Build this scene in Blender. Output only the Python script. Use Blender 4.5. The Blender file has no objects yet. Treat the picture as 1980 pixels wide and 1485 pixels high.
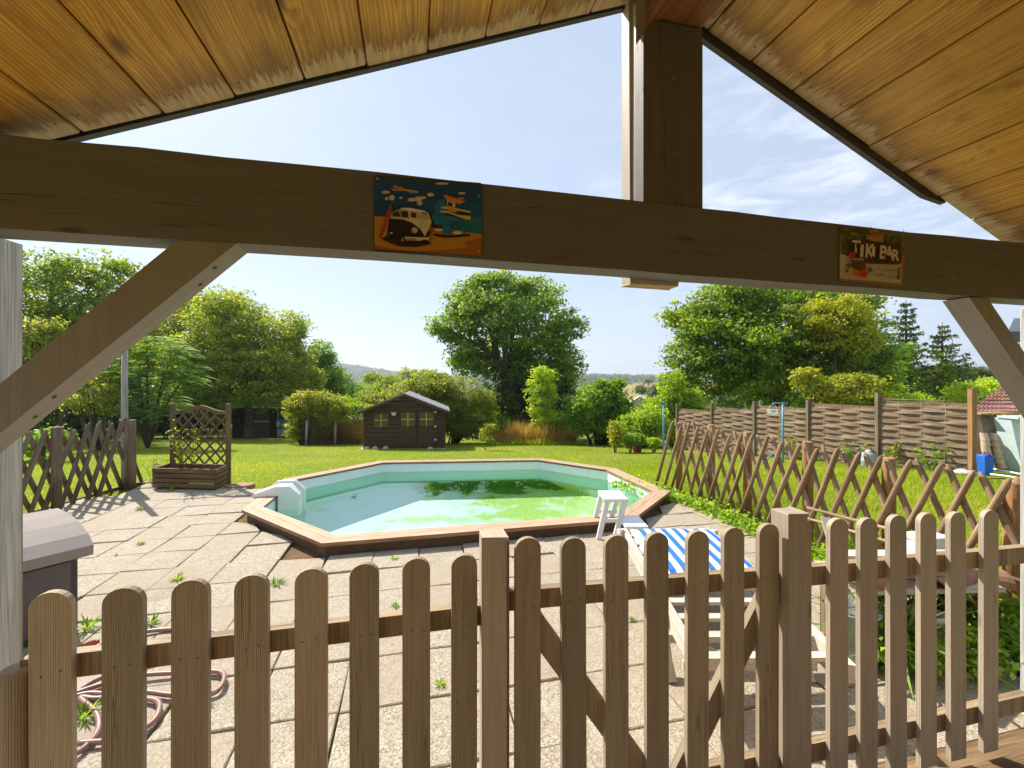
import bpy, math, random
import numpy as np
from mathutils import Vector, Matrix
random.seed(7); RNG = np.random.default_rng(7)
R = math.radians
scene = bpy.context.scene
COL = scene.collection

# ------------------------------------------------------------------ camera, sky, sun, exposure
# World axes: X = along the porch beam (u), Y = out of the porch towards the garden (v), Z up.
F, HY, H = 850.0, 733.0, 1.6          # focal length in photo pixels, horizon row, eye height
SN, CS = 0.2203, 0.9754               # the camera looks 12.7 degrees to the right of +Y
cd = bpy.data.cameras.new("camera"); cam = bpy.data.objects.new("camera", cd); COL.objects.link(cam)
cam.location = (0, 0, H); cam.rotation_euler = (R(90), 0, -math.atan2(SN, CS))
cd.sensor_width = 36; cd.lens = 36 * F / 1980; cd.shift_y = -9 / 1980
cd.clip_start = 0.05; cd.clip_end = 9000
scene.camera = cam

SUN_EL, SUN_AZ = R(44), R(-36)        # azimuth measured clockwise from +Y
world = bpy.data.worlds.new("World"); scene.world = world; world.use_nodes = True
wn, wl = world.node_tree.nodes, world.node_tree.links
wn.clear()
wo = wn.new("ShaderNodeOutputWorld"); wb = wn.new("ShaderNodeBackground"); sky = wn.new("ShaderNodeTexSky")
sky.sky_type = 'NISHITA'; sky.sun_disc = False; sky.sun_elevation = SUN_EL; sky.sun_rotation = SUN_AZ
sky.air_density = 1.0; sky.dust_density = 0.9; sky.ozone_density = 1.2; sky.altitude = 200
wb.inputs[1].default_value = 0.11
tc = wn.new("ShaderNodeTexCoord"); mp = wn.new("ShaderNodeMapping"); mp.inputs['Scale'].default_value = (3.0, 3.0, 9.0)
mp.inputs['Rotation'].default_value = (R(12), R(-22), R(20))
nz = wn.new("ShaderNodeTexNoise"); nz.inputs['Scale'].default_value = 2.2; nz.inputs['Detail'].default_value = 9; nz.inputs['Roughness'].default_value = 0.62
nz.inputs['Distortion'].default_value = 0.5
rp = wn.new("ShaderNodeValToRGB"); rp.color_ramp.elements[0].position = 0.46; rp.color_ramp.elements[1].position = 0.75
# clouds gather in one part of the sky, ahead and to the right
dp = wn.new("ShaderNodeVectorMath"); dp.operation = 'DOT_PRODUCT'
cdir = Vector((0.70 * CS + SN, -0.70 * SN + CS, 0.36)).normalized(); dp.inputs[1].default_value = cdir
mr = wn.new("ShaderNodeMapRange"); mr.inputs[1].default_value = 0.90; mr.inputs[2].default_value = 0.995
mr.inputs[3].default_value = 0.06; mr.inputs[4].default_value = 0.85
mu = wn.new("ShaderNodeMath"); mu.operation = 'MULTIPLY'
mx = wn.new("ShaderNodeMix"); mx.data_type = 'RGBA'; mx.inputs[7].default_value = (6.6, 6.9, 7.3, 1)
wl.new(tc.outputs['Generated'], mp.inputs[0]); wl.new(mp.outputs[0], nz.inputs['Vector']); wl.new(nz.outputs['Fac'], rp.inputs[0])
wl.new(tc.outputs['Generated'], dp.inputs[0]); wl.new(dp.outputs['Value'], mr.inputs[0])
wl.new(rp.outputs[0], mu.inputs[0]); wl.new(mr.outputs[0], mu.inputs[1])
wl.new(mu.outputs[0], mx.inputs[0])
hz = wn.new("ShaderNodeMix"); hz.data_type = 'RGBA'; hz.inputs[0].default_value = 0.68; hz.inputs[7].default_value = (4.1, 4.7, 5.75, 1)   # thin high haze
wl.new(sky.outputs[0], hz.inputs[6]); wl.new(hz.outputs[2], mx.inputs[6])
wl.new(mx.outputs[2], wb.inputs[0]); wl.new(wb.outputs[0], wo.inputs[0])

sd = bpy.data.lights.new("sun", 'SUN'); sun = bpy.data.objects.new("sun", sd); COL.objects.link(sun)
sd.energy = 5.0; sd.angle = R(0.5); sd.color = (1.0, 0.94, 0.84)
SUNV = Vector((math.sin(SUN_AZ) * math.cos(SUN_EL), math.cos(SUN_AZ) * math.cos(SUN_EL), math.sin(SUN_EL)))
sun.rotation_euler = (-SUNV).to_track_quat('-Z', 'Y').to_euler(); sun.location = (0, 0, 30)

vs = scene.view_settings
vs.view_transform = 'Standard'; vs.look = 'None'; vs.gamma = 1; vs.use_curve_mapping = False; vs.exposure = 0.65
cy = scene.cycles
cy.use_denoising = True; cy.max_bounces = 10; cy.diffuse_bounces = 5; cy.transmission_bounces = 8; cy.transparent_max_bounces = 12
cy.sample_clamp_indirect = 6; cy.use_adaptive_sampling = True; cy.adaptive_threshold = 0.015
sd.cycles.is_caustics_light = True

# ------------------------------------------------------------------ coordinates
def cu(X, Y, z=0.0):                  # camera-aligned ground axes -> world
    return Vector((X * CS + Y * SN, -X * SN + Y * CS, z))
def uc(u, v):                         # world -> camera-aligned
    return u * CS - v * SN, u * SN + v * CS
def ss(a, b, x):
    t = np.clip((x - a) / (b - a), 0, 1); return t * t * (3 - 2 * t)
def terr(X, Y):                       # ground height, camera-aligned axes
    X = np.asarray(X, float); Y = np.asarray(Y, float)
    z = -0.035 - 0.097 * np.where(Y < 6, 0, np.where(Y < 8, (Y - 6) ** 2 / 4, Y - 7))
    z0 = -0.035 - 0.097 * 25
    t = ss(32, 190, Y)
    z = np.where(Y > 32, z0 - 0.097 * 4 * np.minimum((Y - 32) / 8, 1) - 7.5 * t, z)
    z = z + 5.0 * ss(230, 520, Y) * ss(-40, 60, X) + 9.5 * ss(600, 1500, Y)
    z = z + 62 * np.exp(-((X + 700) / 260) ** 2) * ss(700, 1500, Y) * (1 - ss(1500, 3000, Y))
    z = z + 16 * np.exp(-((X + 150) / 420) ** 2) * ss(800, 1600, Y)
    z = z + 5 * np.sin(X / 170.) * ss(600, 1400, Y) * 0.4
    return z
def at(px, py, Y):
    return cu((px - 990) / F * Y, Y, H - (py - HY) / F * Y)
def gnd(px, py, z=0.0):
    Y = (H - z) * F / (py - HY); return cu((px - 990) / F * Y, Y, z)
def pl(px, py, v):                    # point on the vertical plane world-Y = v
    xr = (px - 990) / F; Y = v / (CS - SN * xr); return Vector((xr * Y * CS + Y * SN, v, H - (py - HY) / F * Y))
def ground(px, Y):                    # ground point under a photo column at a depth
    X = (px - 990) / F * Y; return cu(X, Y, float(terr(X, Y)))

# ------------------------------------------------------------------ materials
class N:
    def __init__(s, name):
        s.m = bpy.data.materials.new(name); s.m.use_nodes = True; s.t = s.m.node_tree; s.t.nodes.clear()
        s.out = s.t.nodes.new("ShaderNodeOutputMaterial")
    def new(s, typ, **kw):
        n = s.t.nodes.new("ShaderNode" + typ)
        for k, v in kw.items(): setattr(n, k, v)
        return n
    def put(s, sock, val):
        if isinstance(val, bpy.types.NodeSocket): s.t.links.new(val, sock)
        elif val is not None:
            if isinstance(val, (tuple, list)) and len(val) == 3 and sock.type == 'RGBA': val = tuple(val) + (1,)
            sock.default_value = val
    def coord(s, kind='Object'): return s.new("TexCoord").outputs[kind]
    def attr(s, name): return s.new("Attribute", attribute_name=name).outputs['Fac']
    def map(s, vec, scale=(1, 1, 1), loc=(0, 0, 0), rot=(0, 0, 0)):
        n = s.new("Mapping"); s.put(n.inputs[0], vec); n.inputs['Scale'].default_value = scale
        n.inputs['Location'].default_value = loc; n.inputs['Rotation'].default_value = rot; return n.outputs[0]
    def noise(s, vec, scale=5, detail=4, rough=0.55, dist=0.0):
        n = s.new("TexNoise"); s.put(n.inputs['Vector'], vec); n.inputs['Scale'].default_value = scale
        n.inputs['Detail'].default_value = detail; n.inputs['Roughness'].default_value = rough; n.inputs['Distortion'].default_value = dist
        return n.outputs['Fac']
    def voro(s, vec, scale=5, feature='F1', out='Distance', rnd=1.0):
        n = s.new("TexVoronoi", feature=feature); s.put(n.inputs['Vector'], vec); n.inputs['Scale'].default_value = scale
        n.inputs['Randomness'].default_value = rnd; return n.outputs[out]
    def ramp(s, fac, stops):
        n = s.new("ValToRGB"); s.put(n.inputs[0], fac); e = n.color_ramp.elements
        while len(e) < len(stops): e.new(0.5)
        for i, (p, c) in enumerate(stops):
            e[i].position = p; e[i].color = (c, c, c, 1) if isinstance(c, (int, float)) else tuple(c) + (1,)
        return n.outputs[0]
    def mix(s, fac, a, b, blend='MIX'):
        n = s.new("Mix", data_type='RGBA', blend_type=blend); s.put(n.inputs[0], fac); s.put(n.inputs[6], a); s.put(n.inputs[7], b); return n.outputs[2]
    def math(s, op, a, b=None, clamp=False):
        n = s.new("Math", operation=op, use_clamp=clamp); s.put(n.inputs[0], a)
        if b is not None: s.put(n.inputs[1], b)
        return n.outputs[0]
    def xyz(s, vec):
        n = s.new("SeparateXYZ"); s.put(n.inputs[0], vec); return n.outputs
    def bump(s, h, strength=0.5, dist=0.01):
        n = s.new("Bump"); s.put(n.inputs['Height'], h); n.inputs['Strength'].default_value = strength; n.inputs['Distance'].default_value = dist; return n.outputs[0]
    def bsdf(s, col, rough=0.6, normal=None, spec=0.4, metal=0.0):
        n = s.new("BsdfPrincipled"); s.put(n.inputs['Base Color'], col); s.put(n.inputs['Roughness'], rough); s.put(n.inputs['Specular IOR Level'], spec)
        s.put(n.inputs['Metallic'], metal)
        if normal is not None: s.put(n.inputs['Normal'], normal)
        return n.outputs[0]
    def done(s, sh): s.t.links.new(sh, s.out.inputs[0]); return s.m

def mul(c, k): return tuple(min(1, x * k) for x in c)
def plain(name, col, rough=0.55, var=0.18, scale=9, spec=0.4, metal=0.0, bump=0.15):
    n = N(name); o = n.coord()
    f = n.noise(o, scale, 5, 0.6)
    c = n.mix(n.ramp(f, [(0.3, 0.0), (0.7, 1.0)]), mul(col, 1 - var), mul(col, 1 + var))
    return n.done(n.bsdf(c, rough, n.bump(n.noise(o, scale * 8, 3), bump, 0.004), spec, metal))
def wood(name, base, dark, light, rough=0.65, grain=60, contrast=1.0, stain=0.4, bump=0.35, lines=0.35, rings=0.35, crack=0.5, flute=0.0, vary=0.10):
    """board wood: UV.x runs along the board in metres"""
    n = N(name); uv = n.coord('UV'); y = n.xyz(uv)[1]
    g = n.noise(n.map(uv, (2.2, grain, 1)), 1.0, 6, 0.65, 0.6)
    fine = n.noise(n.map(uv, (5, grain * 5, 1)), 1.0, 3, 0.6)
    big = n.noise(n.map(uv, (1.3, 4, 1)), 1.4, 4, 0.55)
    ph = n.math('ADD', n.math('MULTIPLY', y, 85.0), n.math('MULTIPLY', n.noise(n.map(uv, (.55, 5.5, 1)), 1.0, 2, 0.5), 13.0))
    ring = n.math('FRACT', ph)
    c = n.ramp(g, [(0.5 - 0.22 / contrast, dark), (0.5, base), (0.5 + 0.25 / contrast, light)])
    c = n.mix(n.ramp(ring, [(0.35, 0.0), (0.93, rings), (1.0, 0.0)]), c, mul(dark, .8))
    c = n.mix(n.ramp(big, [(0.42, 0.0), (0.72, stain)]), c, dark)
    c = n.mix(n.ramp(fine, [(0.36, lines), (0.5, 0.0)]), c, mul(dark, 0.6))
    kn = n.voro(n.map(uv, (2.1, 9, 1)), 1.0)
    c = n.mix(n.ramp(kn, [(0.03, 0.8), (0.06, 0.45), (0.10, 0.0)]), c, mul(dark, 0.45))
    ck = n.ramp(n.noise(n.map(uv, (.8, 26, 1)), 1.0, 2, 0.5), [(0.494, 0.0), (0.499, 1.0), (0.501, 1.0), (0.506, 0.0)])
    cm = n.math('MULTIPLY', n.math('MULTIPLY', ck, n.ramp(n.noise(n.map(uv, (1.1, 7, 1), (3, 1, 0)), 1.0, 1), [(0.54, 0.0), (0.60, 1.0)])), crack)
    c = n.mix(cm, c, mul(dark, 0.3))
    h = n.math('ADD', n.math('ADD', g, fine), n.math('MULTIPLY', cm, -2.0))
    if flute:
        fl = n.math('SINE', n.math('MULTIPLY', y, 2 * math.pi * 190)); c = n.mix(n.ramp(fl, [(0.0, flute), (0.55, 0.0)]), c, mul(dark, .7)); h = n.math('ADD', h, n.math('MULTIPLY', fl, .5))
    hv = n.new("HueSaturation"); n.put(hv.inputs['Color'], c); rnd = n.new("ObjectInfo").outputs['Random']
    n.put(hv.inputs['Value'], n.math('ADD', n.math('MULTIPLY', rnd, 2 * vary), 1 - vary))
    return n.done(n.bsdf(hv.outputs[0], rough, n.bump(h, bump, 0.003), 0.3))
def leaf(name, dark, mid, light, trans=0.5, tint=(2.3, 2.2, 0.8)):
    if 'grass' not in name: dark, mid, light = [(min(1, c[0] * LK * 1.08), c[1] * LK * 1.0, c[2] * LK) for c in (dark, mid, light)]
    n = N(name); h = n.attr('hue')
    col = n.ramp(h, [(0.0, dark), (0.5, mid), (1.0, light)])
    p = n.bsdf(col, 0.5, None, 0.35)
    t = n.new("BsdfTranslucent"); n.put(t.inputs[0], n.mix(1.0, col, tint, 'MULTIPLY'))
    m = n.new("MixShader"); m.inputs[0].default_value = trans
    n.t.links.new(p, m.inputs[1]); n.t.links.new(t.outputs[0], m.inputs[2])
    return n.done(m.outputs[0])

M = {}
LK = 1.6
M['taupe'] = wood('taupe_paint', (.42, .375, .305), (.345, .305, .245), (.48, .43, .36), 0.5, 40, 0.8, 0.2, 0.25, 0.12, .15)
M['beam'] = wood('shaded_taupe_paint', (.152, .143, .130), (.124, .116, .104), (.178, .169, .155), 0.55, 30, 0.7, 0.3, 0.3, 0.2, .16, .8)  # darker copy of the taupe paint, with the porch shade put into the colour
M['brace'] = wood('brace_paint', (.30, .27, .225), (.25, .222, .182), (.345, .312, .265), 0.5, 40, 0.8, 0.25, 0.25, 0.15, .15)
M['picket'] = wood('picket_wood', (.475, .385, .255), (.36, .28, .175), (.575, .475, .33), 0.6, 55, 0.9, 0.42, 0.5, 0.3, .25, .6, .30, .20)
M['fencepaint'] = wood('fence_paint', (.50, .415, .305), (.40, .325, .235), (.57, .485, .37), 0.55, 45, 0.9, 0.25, 0.35, 0.2, .15, .4, .12)
M['rail'] = wood('rail_wood', (.41, .305, .18), (.20, .13, .068), (.50, .385, .24), 0.65, 30, 1.2, 0.75, 0.4, 0.4)
M['whitepost'] = wood('whitewashed_wood', (.62, .62, .58), (.36, .35, .31), (.75, .75, .72), 0.7, 45, 1.0, 0.35, 0.6, 0.5)
M['deckwood'] = wood('deck_boards', (.56, .41, .24), (.36, .24, .13), (.66, .52, .33), 0.7, 30)
M['sleeper'] = wood('sleeper_wood', (.30, .19, .095), (.15, .085, .04), (.40, .27, .15), 0.75, 25, 1.1, .6)
M['darkwall'] = plain('brown_wall_render', (.16, .12, .09), 0.9, 0.1, 4)
M['rawend'] = wood('raw_wood', (.52, .36, .19), (.32, .19, .09), (.62, .46, .28), 0.7, 40)
M['purlin'] = wood('purlin_wood', (.30, .13, .055), (.18, .07, .03), (.38, .18, .08), 0.55, 35)
M['barge'] = plain('dark_fascia_paint', (.055, .05, .046), 0.5)
M['roofing'] = plain('roof_felt', (.09, .07, .06), 0.8)
M['steel'] = plain('zinc_bolt', (.35, .34, .32), 0.4, metal=0.8)
M['jaeger'] = wood('bark_pole', (.34, .225, .125), (.165, .10, .052), (.50, .36, .225), 0.75, 22, 1.1, 0.5, 0.6, 0.3)
M['jpost'] = wood('treated_post', (.40, .215, .085), (.24, .12, .045), (.50, .29, .13), 0.65, 30, 1.0, 0.4)
M['jaegerold'] = wood('grey_bark_pole', (.215, .16, .105), (.105, .072, .045), (.33, .26, .185), 0.8, 22, 1.1, 0.5, 0.6, 0.3)
M['greypost'] = wood('weathered_post', (.36, .33, .29), (.20, .17, .14), (.46, .43, .40), 0.8, 25, 1.0, 0.3)
M['planter'] = wood('planter_wood', (.19, .125, .058), (.095, .06, .028), (.28, .20, .105), 0.7, 35)
M['woven'] = wood('woven_lath', (.30, .205, .13), (.13, .08, .045), (.44, .325, .225), 0.75, 24, 1.1, 0.45, 0.5, 0.4)
M['shed'] = wood('dark_stained_boards', (.092, .050, .032), (.055, .028, .017), (.125, .072, .047), 0.65, 20)
M['sheddoor'] = wood('door_boards', (.098, .056, .030), (.06, .032, .016), (.13, .08, .045), 0.65, 20)
M['oldshed'] = wood('black_tarred_boards', (.085, .060, .050), (.05, .036, .03), (.115, .085, .072), 0.75, 20)
M['shedroof'] = plain('roof_bitumen', (.26, .25, .26), 0.75, 0.2, 14)
M['olddoor'] = plain('grey_door_boards', (.14, .13, .135), 0.7, 0.2)
M['oldroof'] = plain('old_felt_roof', (.07, .06, .058), 0.85, 0.3)
M['yellow'] = plain('yellow_glazing_bar', (.55, .41, .06), 0.5)
M['glassdark'] = plain('dim_window_glass', (.10, .082, .025), 0.3, 0.2, 3, 0.4)
M['white'] = plain('white_plastic', (.78, .79, .80), 0.35, 0.04)
M['skim'] = plain('skimmer_plastic', (.82, .83, .80), 0.4, 0.04)
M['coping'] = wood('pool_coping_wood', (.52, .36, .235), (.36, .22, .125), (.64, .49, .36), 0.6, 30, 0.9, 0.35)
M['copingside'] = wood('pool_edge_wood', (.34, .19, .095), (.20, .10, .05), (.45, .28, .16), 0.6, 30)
M['shell'] = plain('pool_shell', (.13, .08, .048), 0.8)
M['boxlid'] = plain('storage_lid_plastic', (.31, .27, .24), 0.85, 0.06, 9, 0.08)
M['boxbody'] = plain('storage_body_plastic', (.085, .066, .068), 0.55, 0.08)
M['hose'] = plain('hose_rubber', (.30, .17, .135), 0.4, 0.12, 30)
M['terracotta'] = plain('terracotta', (.33, .175, .11), 0.8, 0.3, 12)
M['blueplastic'] = plain('blue_plastic', (.02, .14, .56), 0.35, 0.08)
M['bluemetal'] = plain('blue_painted_steel', (.12, .30, .48), 0.45, 0.15)
M['bluecap'] = plain('purple_cap', (.20, .03, .20), 0.4)
M['greygas'] = plain('grey_green_steel', (.33, .41, .42), 0.45, 0.1)
M['palesheet'] = plain('pale_blue_sheet', (.60, .72, .72), 0.5, 0.08)
M['cement'] = plain('fibre_cement', (.56, .47, .35), 0.85, 0.22, 10)
M['tilepale'] = plain('pale_clay_tile', (.62, .47, .32), 0.85, 0.25, 12)
M['slate'] = plain('slate_gutter', (.085, .095, .115), 0.5)
M['render'] = plain('wall_render', (.52, .47, .40), 0.9, 0.1, 4)
M['chimney'] = plain('chimney_brick', (.20, .12, .09), 0.9, 0.3)
M['pink'] = plain('pink_pot', (.42, .10, .20), 0.5)
M['soil'] = plain('bare_soil', (.17, .105, .06), 0.95, 0.35, 14, 0.1, 0, 0.6)
M['bark'] = plain('tree_bark', (.10, .082, .058), 0.9, 0.35, 6, 0.2, 0, 0.6)
M['stone'] = plain('rough_stone', (.46, .42, .38), 0.9, 0.25, 9, 0.2, 0, 0.6)
M['lounger'] = wood('bleached_teak', (.60, .55, .47), (.42, .36, .28), (.68, .63, .56), 0.7, 30, 0.9, 0.3)
M['zinc'] = plain('galvanised_zinc', (.45, .46, .47), 0.4, 0.3, 14, 0.5, 0.5)
M['wire'] = plain('rusty_wire', (.10, .07, .05), 0.7)
M['cabinet'] = plain('grey_enamel', (.20, .26, .28), 0.5, 0.1)
M['clearpl'] = plain('pale_wire', (.72, .74, .74), 0.4)
M['pot'] = plain('grey_plastic_pot', (.38, .36, .33), 0.6)
M['greenpot'] = plain('green_plastic_pot', (.05, .20, .10), 0.5)

def cushion_mat():
    n = N('blue_striped_canvas'); uv = n.xyz(n.coord('UV'))
    f = n.math('FRACT', n.math('MULTIPLY', uv[1], 7.5))
    s = n.ramp(f, [(0.0, (.70, .76, .86)), (0.5, (.70, .76, .86)), (0.515, (.035, .17, .48)), (0.985, (.035, .17, .48))])
    return n.done(n.bsdf(s, 0.85, n.bump(n.noise(n.coord(), 240, 2), 0.3, 0.002), 0.2))
M['cushion'] = cushion_mat()

def roof_planks():
    n = N('pine_roof_planks'); uv = n.coord('UV'); o = n.xyz(n.coord())
    y = n.xyz(uv)[1]
    g = n.noise(n.map(uv, (1.6, 60, 1)), 1.0, 6, 0.62, 0.4)
    big = n.noise(n.map(uv, (0.9, 5, 1)), 1.5, 4, 0.6)
    fine = n.noise(n.map(uv, (7, 330, 1)), 1.0, 3, 0.6)
    pid = n.noise(n.map(uv, (0.0, 0.37, 1)), 3.0, 0)
    kv = n.voro(n.map(uv, (2.6, 6.5, 1)), 1.0)
    warp = n.ramp(kv, [(0.0, 1.0), (0.28, 0.0)])
    ph = n.math('ADD', n.math('MULTIPLY', y, 95.0), n.math('ADD', n.math('MULTIPLY', n.noise(n.map(uv, (.45, 4.5, 1)), 1.0, 2, 0.5), 16.0), n.math('MULTIPLY', warp, 2.2)))
    ring = n.math('FRACT', ph)
    c = n.ramp(g, [(0.28, (.46, .225, .035)), (0.5, (.82, .455, .075)), (0.74, (.92, .61, .15))])
    c = n.mix(n.ramp(pid, [(0.4, 0.0), (0.62, 0.5)]), c, (.58, .37, .085))
    c = n.mix(n.ramp(ring, [(0.30, 0.0), (0.92, 0.62), (1.0, 0.0)]), c, (.36, .16, .022))
    c = n.mix(n.ramp(big, [(0.50, 0.0), (0.74, 0.65)]), c, (.28, .125, .025))
    c = n.mix(n.ramp(fine, [(0.36, 0.45), (0.5, 0.0)]), c, (.22, .10, .02))
    blot = n.noise(n.map(uv, (5, 9, 1), (7, 3, 0)), 1.0, 4, 0.65)
    c = n.mix(n.ramp(blot, [(0.55, 0.0), (0.68, 0.62)]), c, (.20, .095, .025))
    keep = n.ramp(n.xyz(n.voro(n.map(uv, (2.6, 6.5, 1)), 1.0, 'F1', 'Color'))[0], [(0.28, 0.0), (0.33, 1.0)])
    c = n.mix(n.math('MULTIPLY', keep, n.ramp(kv, [(0.05, 0.95), (0.085, 0.7), (0.15, 0.0)])), c, (.12, .045, .014))
    # weathered plank ends: a ragged bleached band with a dark tide mark behind it
    spike = n.noise(n.map(uv, (0.35, 75, 1)), 1.0, 4, 0.75); broad = n.noise(n.map(uv, (1.0, 7, 1)), 1.0, 2)
    e = n.math('ADD', o[1], n.math('ADD', n.math('MULTIPLY', n.math('SUBTRACT', spike, 0.5), 0.26), n.math('MULTIPLY', n.math('SUBTRACT', broad, 0.5), 0.16)))
    c = n.mix(n.ramp(n.map(e, (1, 1, 1)), [(0.0, 0.0), (1.0, 0.0)]), c, c)
    tide = n.new("MapRange"); n.put(tide.inputs[0], e); tide.inputs[1].default_value = 1.28; tide.inputs[2].default_value = 1.405
    blea = n.new("MapRange"); n.put(blea.inputs[0], e); blea.inputs[1].default_value = 1.408; blea.inputs[2].default_value = 1.425
    c = n.mix(n.math('MULTIPLY', tide.outputs[0], 0.72), c, (.17, .08, .022))
    c = n.mix(n.math('MULTIPLY', blea.outputs[0], 0.62), c, n.ramp(g, [(0.3, (.44, .31, .14)), (0.7, (.74, .60, .36))]))
    return n.done(n.bsdf(c, 0.5, n.bump(n.math('ADD', g, fine), 0.35, 0.003), 0.35))
M['planks'] = roof_planks()

def paving_mat():
    n = N('exposed_aggregate_slab'); o = n.coord()
    v = n.voro(o, 135, 'F1', 'Color'); d = n.voro(o, 135)
    b = n.noise(o, 2.2, 5, 0.6); b2 = n.noise(o, 9, 4, 0.6)
    hue = n.xyz(v)[0]
    c = n.ramp(hue, [(0.0, (.20, .155, .10)), (0.35, (.365, .315, .235)), (0.7, (.455, .405, .315)), (1.0, (.56, .52, .43))])
    c = n.mix(n.ramp(d, [(0.45, 0.0), (0.8, 0.4)]), c, (.23, .175, .10))
    st = n.noise(n.map(o, (1, 1, 1), (4, 9, 0)), 1.1, 6, 0.7)
    c = n.mix(n.ramp(st, [(0.54, 0.0), (0.68, 0.5)]), c, (.22, .165, .105))
    c = n.mix(n.ramp(b, [(0.40, 0.0), (0.72, 0.42)]), c, (.33, .27, .19))
    c = n.mix(n.ramp(b2, [(0.5, 0.0), (0.78, 0.3)]), c, (.62, .57, .48))
    c = n.mix(n.math('MULTIPLY', n.attr('tone'), 0.55), c, (.36, .285, .20))
    return n.done(n.bsdf(c, 0.85, n.bump(n.math('SUBTRACT', 1.0, d), 0.45, 0.003), 0.3))
M['slab'] = paving_mat()

def lawn_mat():
    n = N('lawn_ground'); o = n.coord()
    a = n.noise(o, 0.35, 5, 0.6); b = n.noise(o, 3.0, 5, 0.7); c0 = n.noise(o, 30, 4, 0.7)
    c = n.ramp(b, [(0.3, (.12, .175, .014)), (0.5, (.18, .235, .018)), (0.72, (.26, .29, .03))])
    c = n.mix(n.ramp(a, [(0.45, 0.0), (0.7, 0.7)]), c, (.33, .28, .06))
    c = n.mix(n.ramp(c0, [(0.38, 0.5), (0.55, 0.0)]), c, (.06, .10, .010))
    return n.done(n.bsdf(c, 0.9, n.bump(c0, 0.8, 0.03), 0.1))
M['lawn'] = lawn_mat()
M['meadow'] = plain('wild_meadow', (.12, .16, .025), 0.95, 0.4, 0.12, 0.1, 0, 0.3)
M['field'] = plain('dry_field', (.30, .25, .085), 0.95, 0.2, 0.03, 0.1, 0, 0.1)
M['stubble'] = plain('ploughed_field', (.30, .19, .11), 0.95, 0.2, 0.02, 0.1, 0, 0.1)
M['woodland'] = plain('woodland_floor', (.035, .06, .03), 0.95, 0.4, 0.02, 0.1, 0, 0.1)
def liner_mat():
    n = N('pool_liner'); o = n.coord(); p = n.xyz(o)
    big = n.noise(o, 0.75, 3, 0.5, 0.4); med = n.noise(o, 2.6, 5, 0.62, 0.3); fine = n.noise(o, 18, 4, 0.7)
    c = n.ramp(n.noise(o, 6, 3), [(0.3, (.72, .83, .87)), (0.7, (.82, .90, .93))])
    sc = n.new('MapRange'); n.put(sc.inputs[0], n.math('ABSOLUTE', n.math('ADD', p[2], n.math('ADD', .058, n.math('MULTIPLY', n.math('SUBTRACT', med, .5), .03))))); sc.inputs[1].default_value = .022; sc.inputs[2].default_value = .004
    c = n.mix(n.math('MULTIPLY', sc.outputs[0], .5), c, (.42, .44, .26))
    underwater_tint = n.new('MapRange'); n.put(underwater_tint.inputs[0], n.math('ADD', p[2], n.math('MULTIPLY', n.math('SUBTRACT', med, .5), .03))); underwater_tint.inputs[1].default_value = -.05; underwater_tint.inputs[2].default_value = -.075  # water colour and green bounced light painted onto the walls below the waterline
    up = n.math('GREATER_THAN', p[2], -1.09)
    c = n.mix(n.math('MULTIPLY', n.math('MULTIPLY', underwater_tint.outputs[0], up), n.ramp(big, [(.3, .65), (.7, .95)])), c, (.30, .68, .55))
    # algae lies on the floor, thicker towards the right-hand half and the back wall
    fl = n.math('LESS_THAN', p[2], -0.75)
    bias = n.math('MULTIPLY', n.math('ADD', p[0], -0.2), 0.055)
    back = n.new("MapRange"); n.put(back.inputs[0], p[1]); back.inputs[1].default_value = 6.9; back.inputs[2].default_value = 7.75; back.inputs[4].default_value = 0.16
    s = n.math('ADD', n.math('ADD', n.math('MULTIPLY', big, 0.42), n.math('MULTIPLY', med, 0.58)), n.math('SUBTRACT', bias, 0.028))
    a1 = n.ramp(s, [(0.445, 0.0), (0.545, 1.0)])
    c = n.mix(n.math('MULTIPLY', n.math('MULTIPLY', a1, fl), 0.92), c, n.ramp(fine, [(0.3, (.40, .60, .07)), (0.7, (.60, .75, .16))]))
    s2 = n.math('ADD', n.math('ADD', n.math('MULTIPLY', med, 0.5), n.math('MULTIPLY', big, 0.5)), back.outputs[0])
    side = n.new("MapRange"); n.put(side.inputs[0], p[0]); side.inputs[1].default_value = -0.1; side.inputs[2].default_value = 0.35
    a2 = n.ramp(s2, [(0.60, 0.0), (0.64, 1.0)])
    c = n.mix(n.math('MULTIPLY', n.math('MULTIPLY', a2, fl), n.math('MULTIPLY', side.outputs[0], 0.95)), c, n.ramp(fine, [(0.3, (.04, .16, .008)), (0.7, (.11, .30, .015))]))
    return n.done(n.bsdf(c, 0.5, None, 0.3))
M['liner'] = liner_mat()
def water_mat():
    n = N('pool_water'); g = n.new("BsdfRefraction"); g.inputs['Color'].default_value = (.86, .99, .93, 1); g.inputs['Roughness'].default_value = 0.0; g.inputs['IOR'].default_value = 1.33
    gl = n.new("BsdfGlass"); gl.inputs['Color'].default_value = (.905, .985, .97, 1); gl.inputs['Roughness'].default_value = 0.0; gl.inputs['IOR'].default_value = 1.33
    return n.done(gl.outputs[0])
M['water'] = water_mat()

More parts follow.
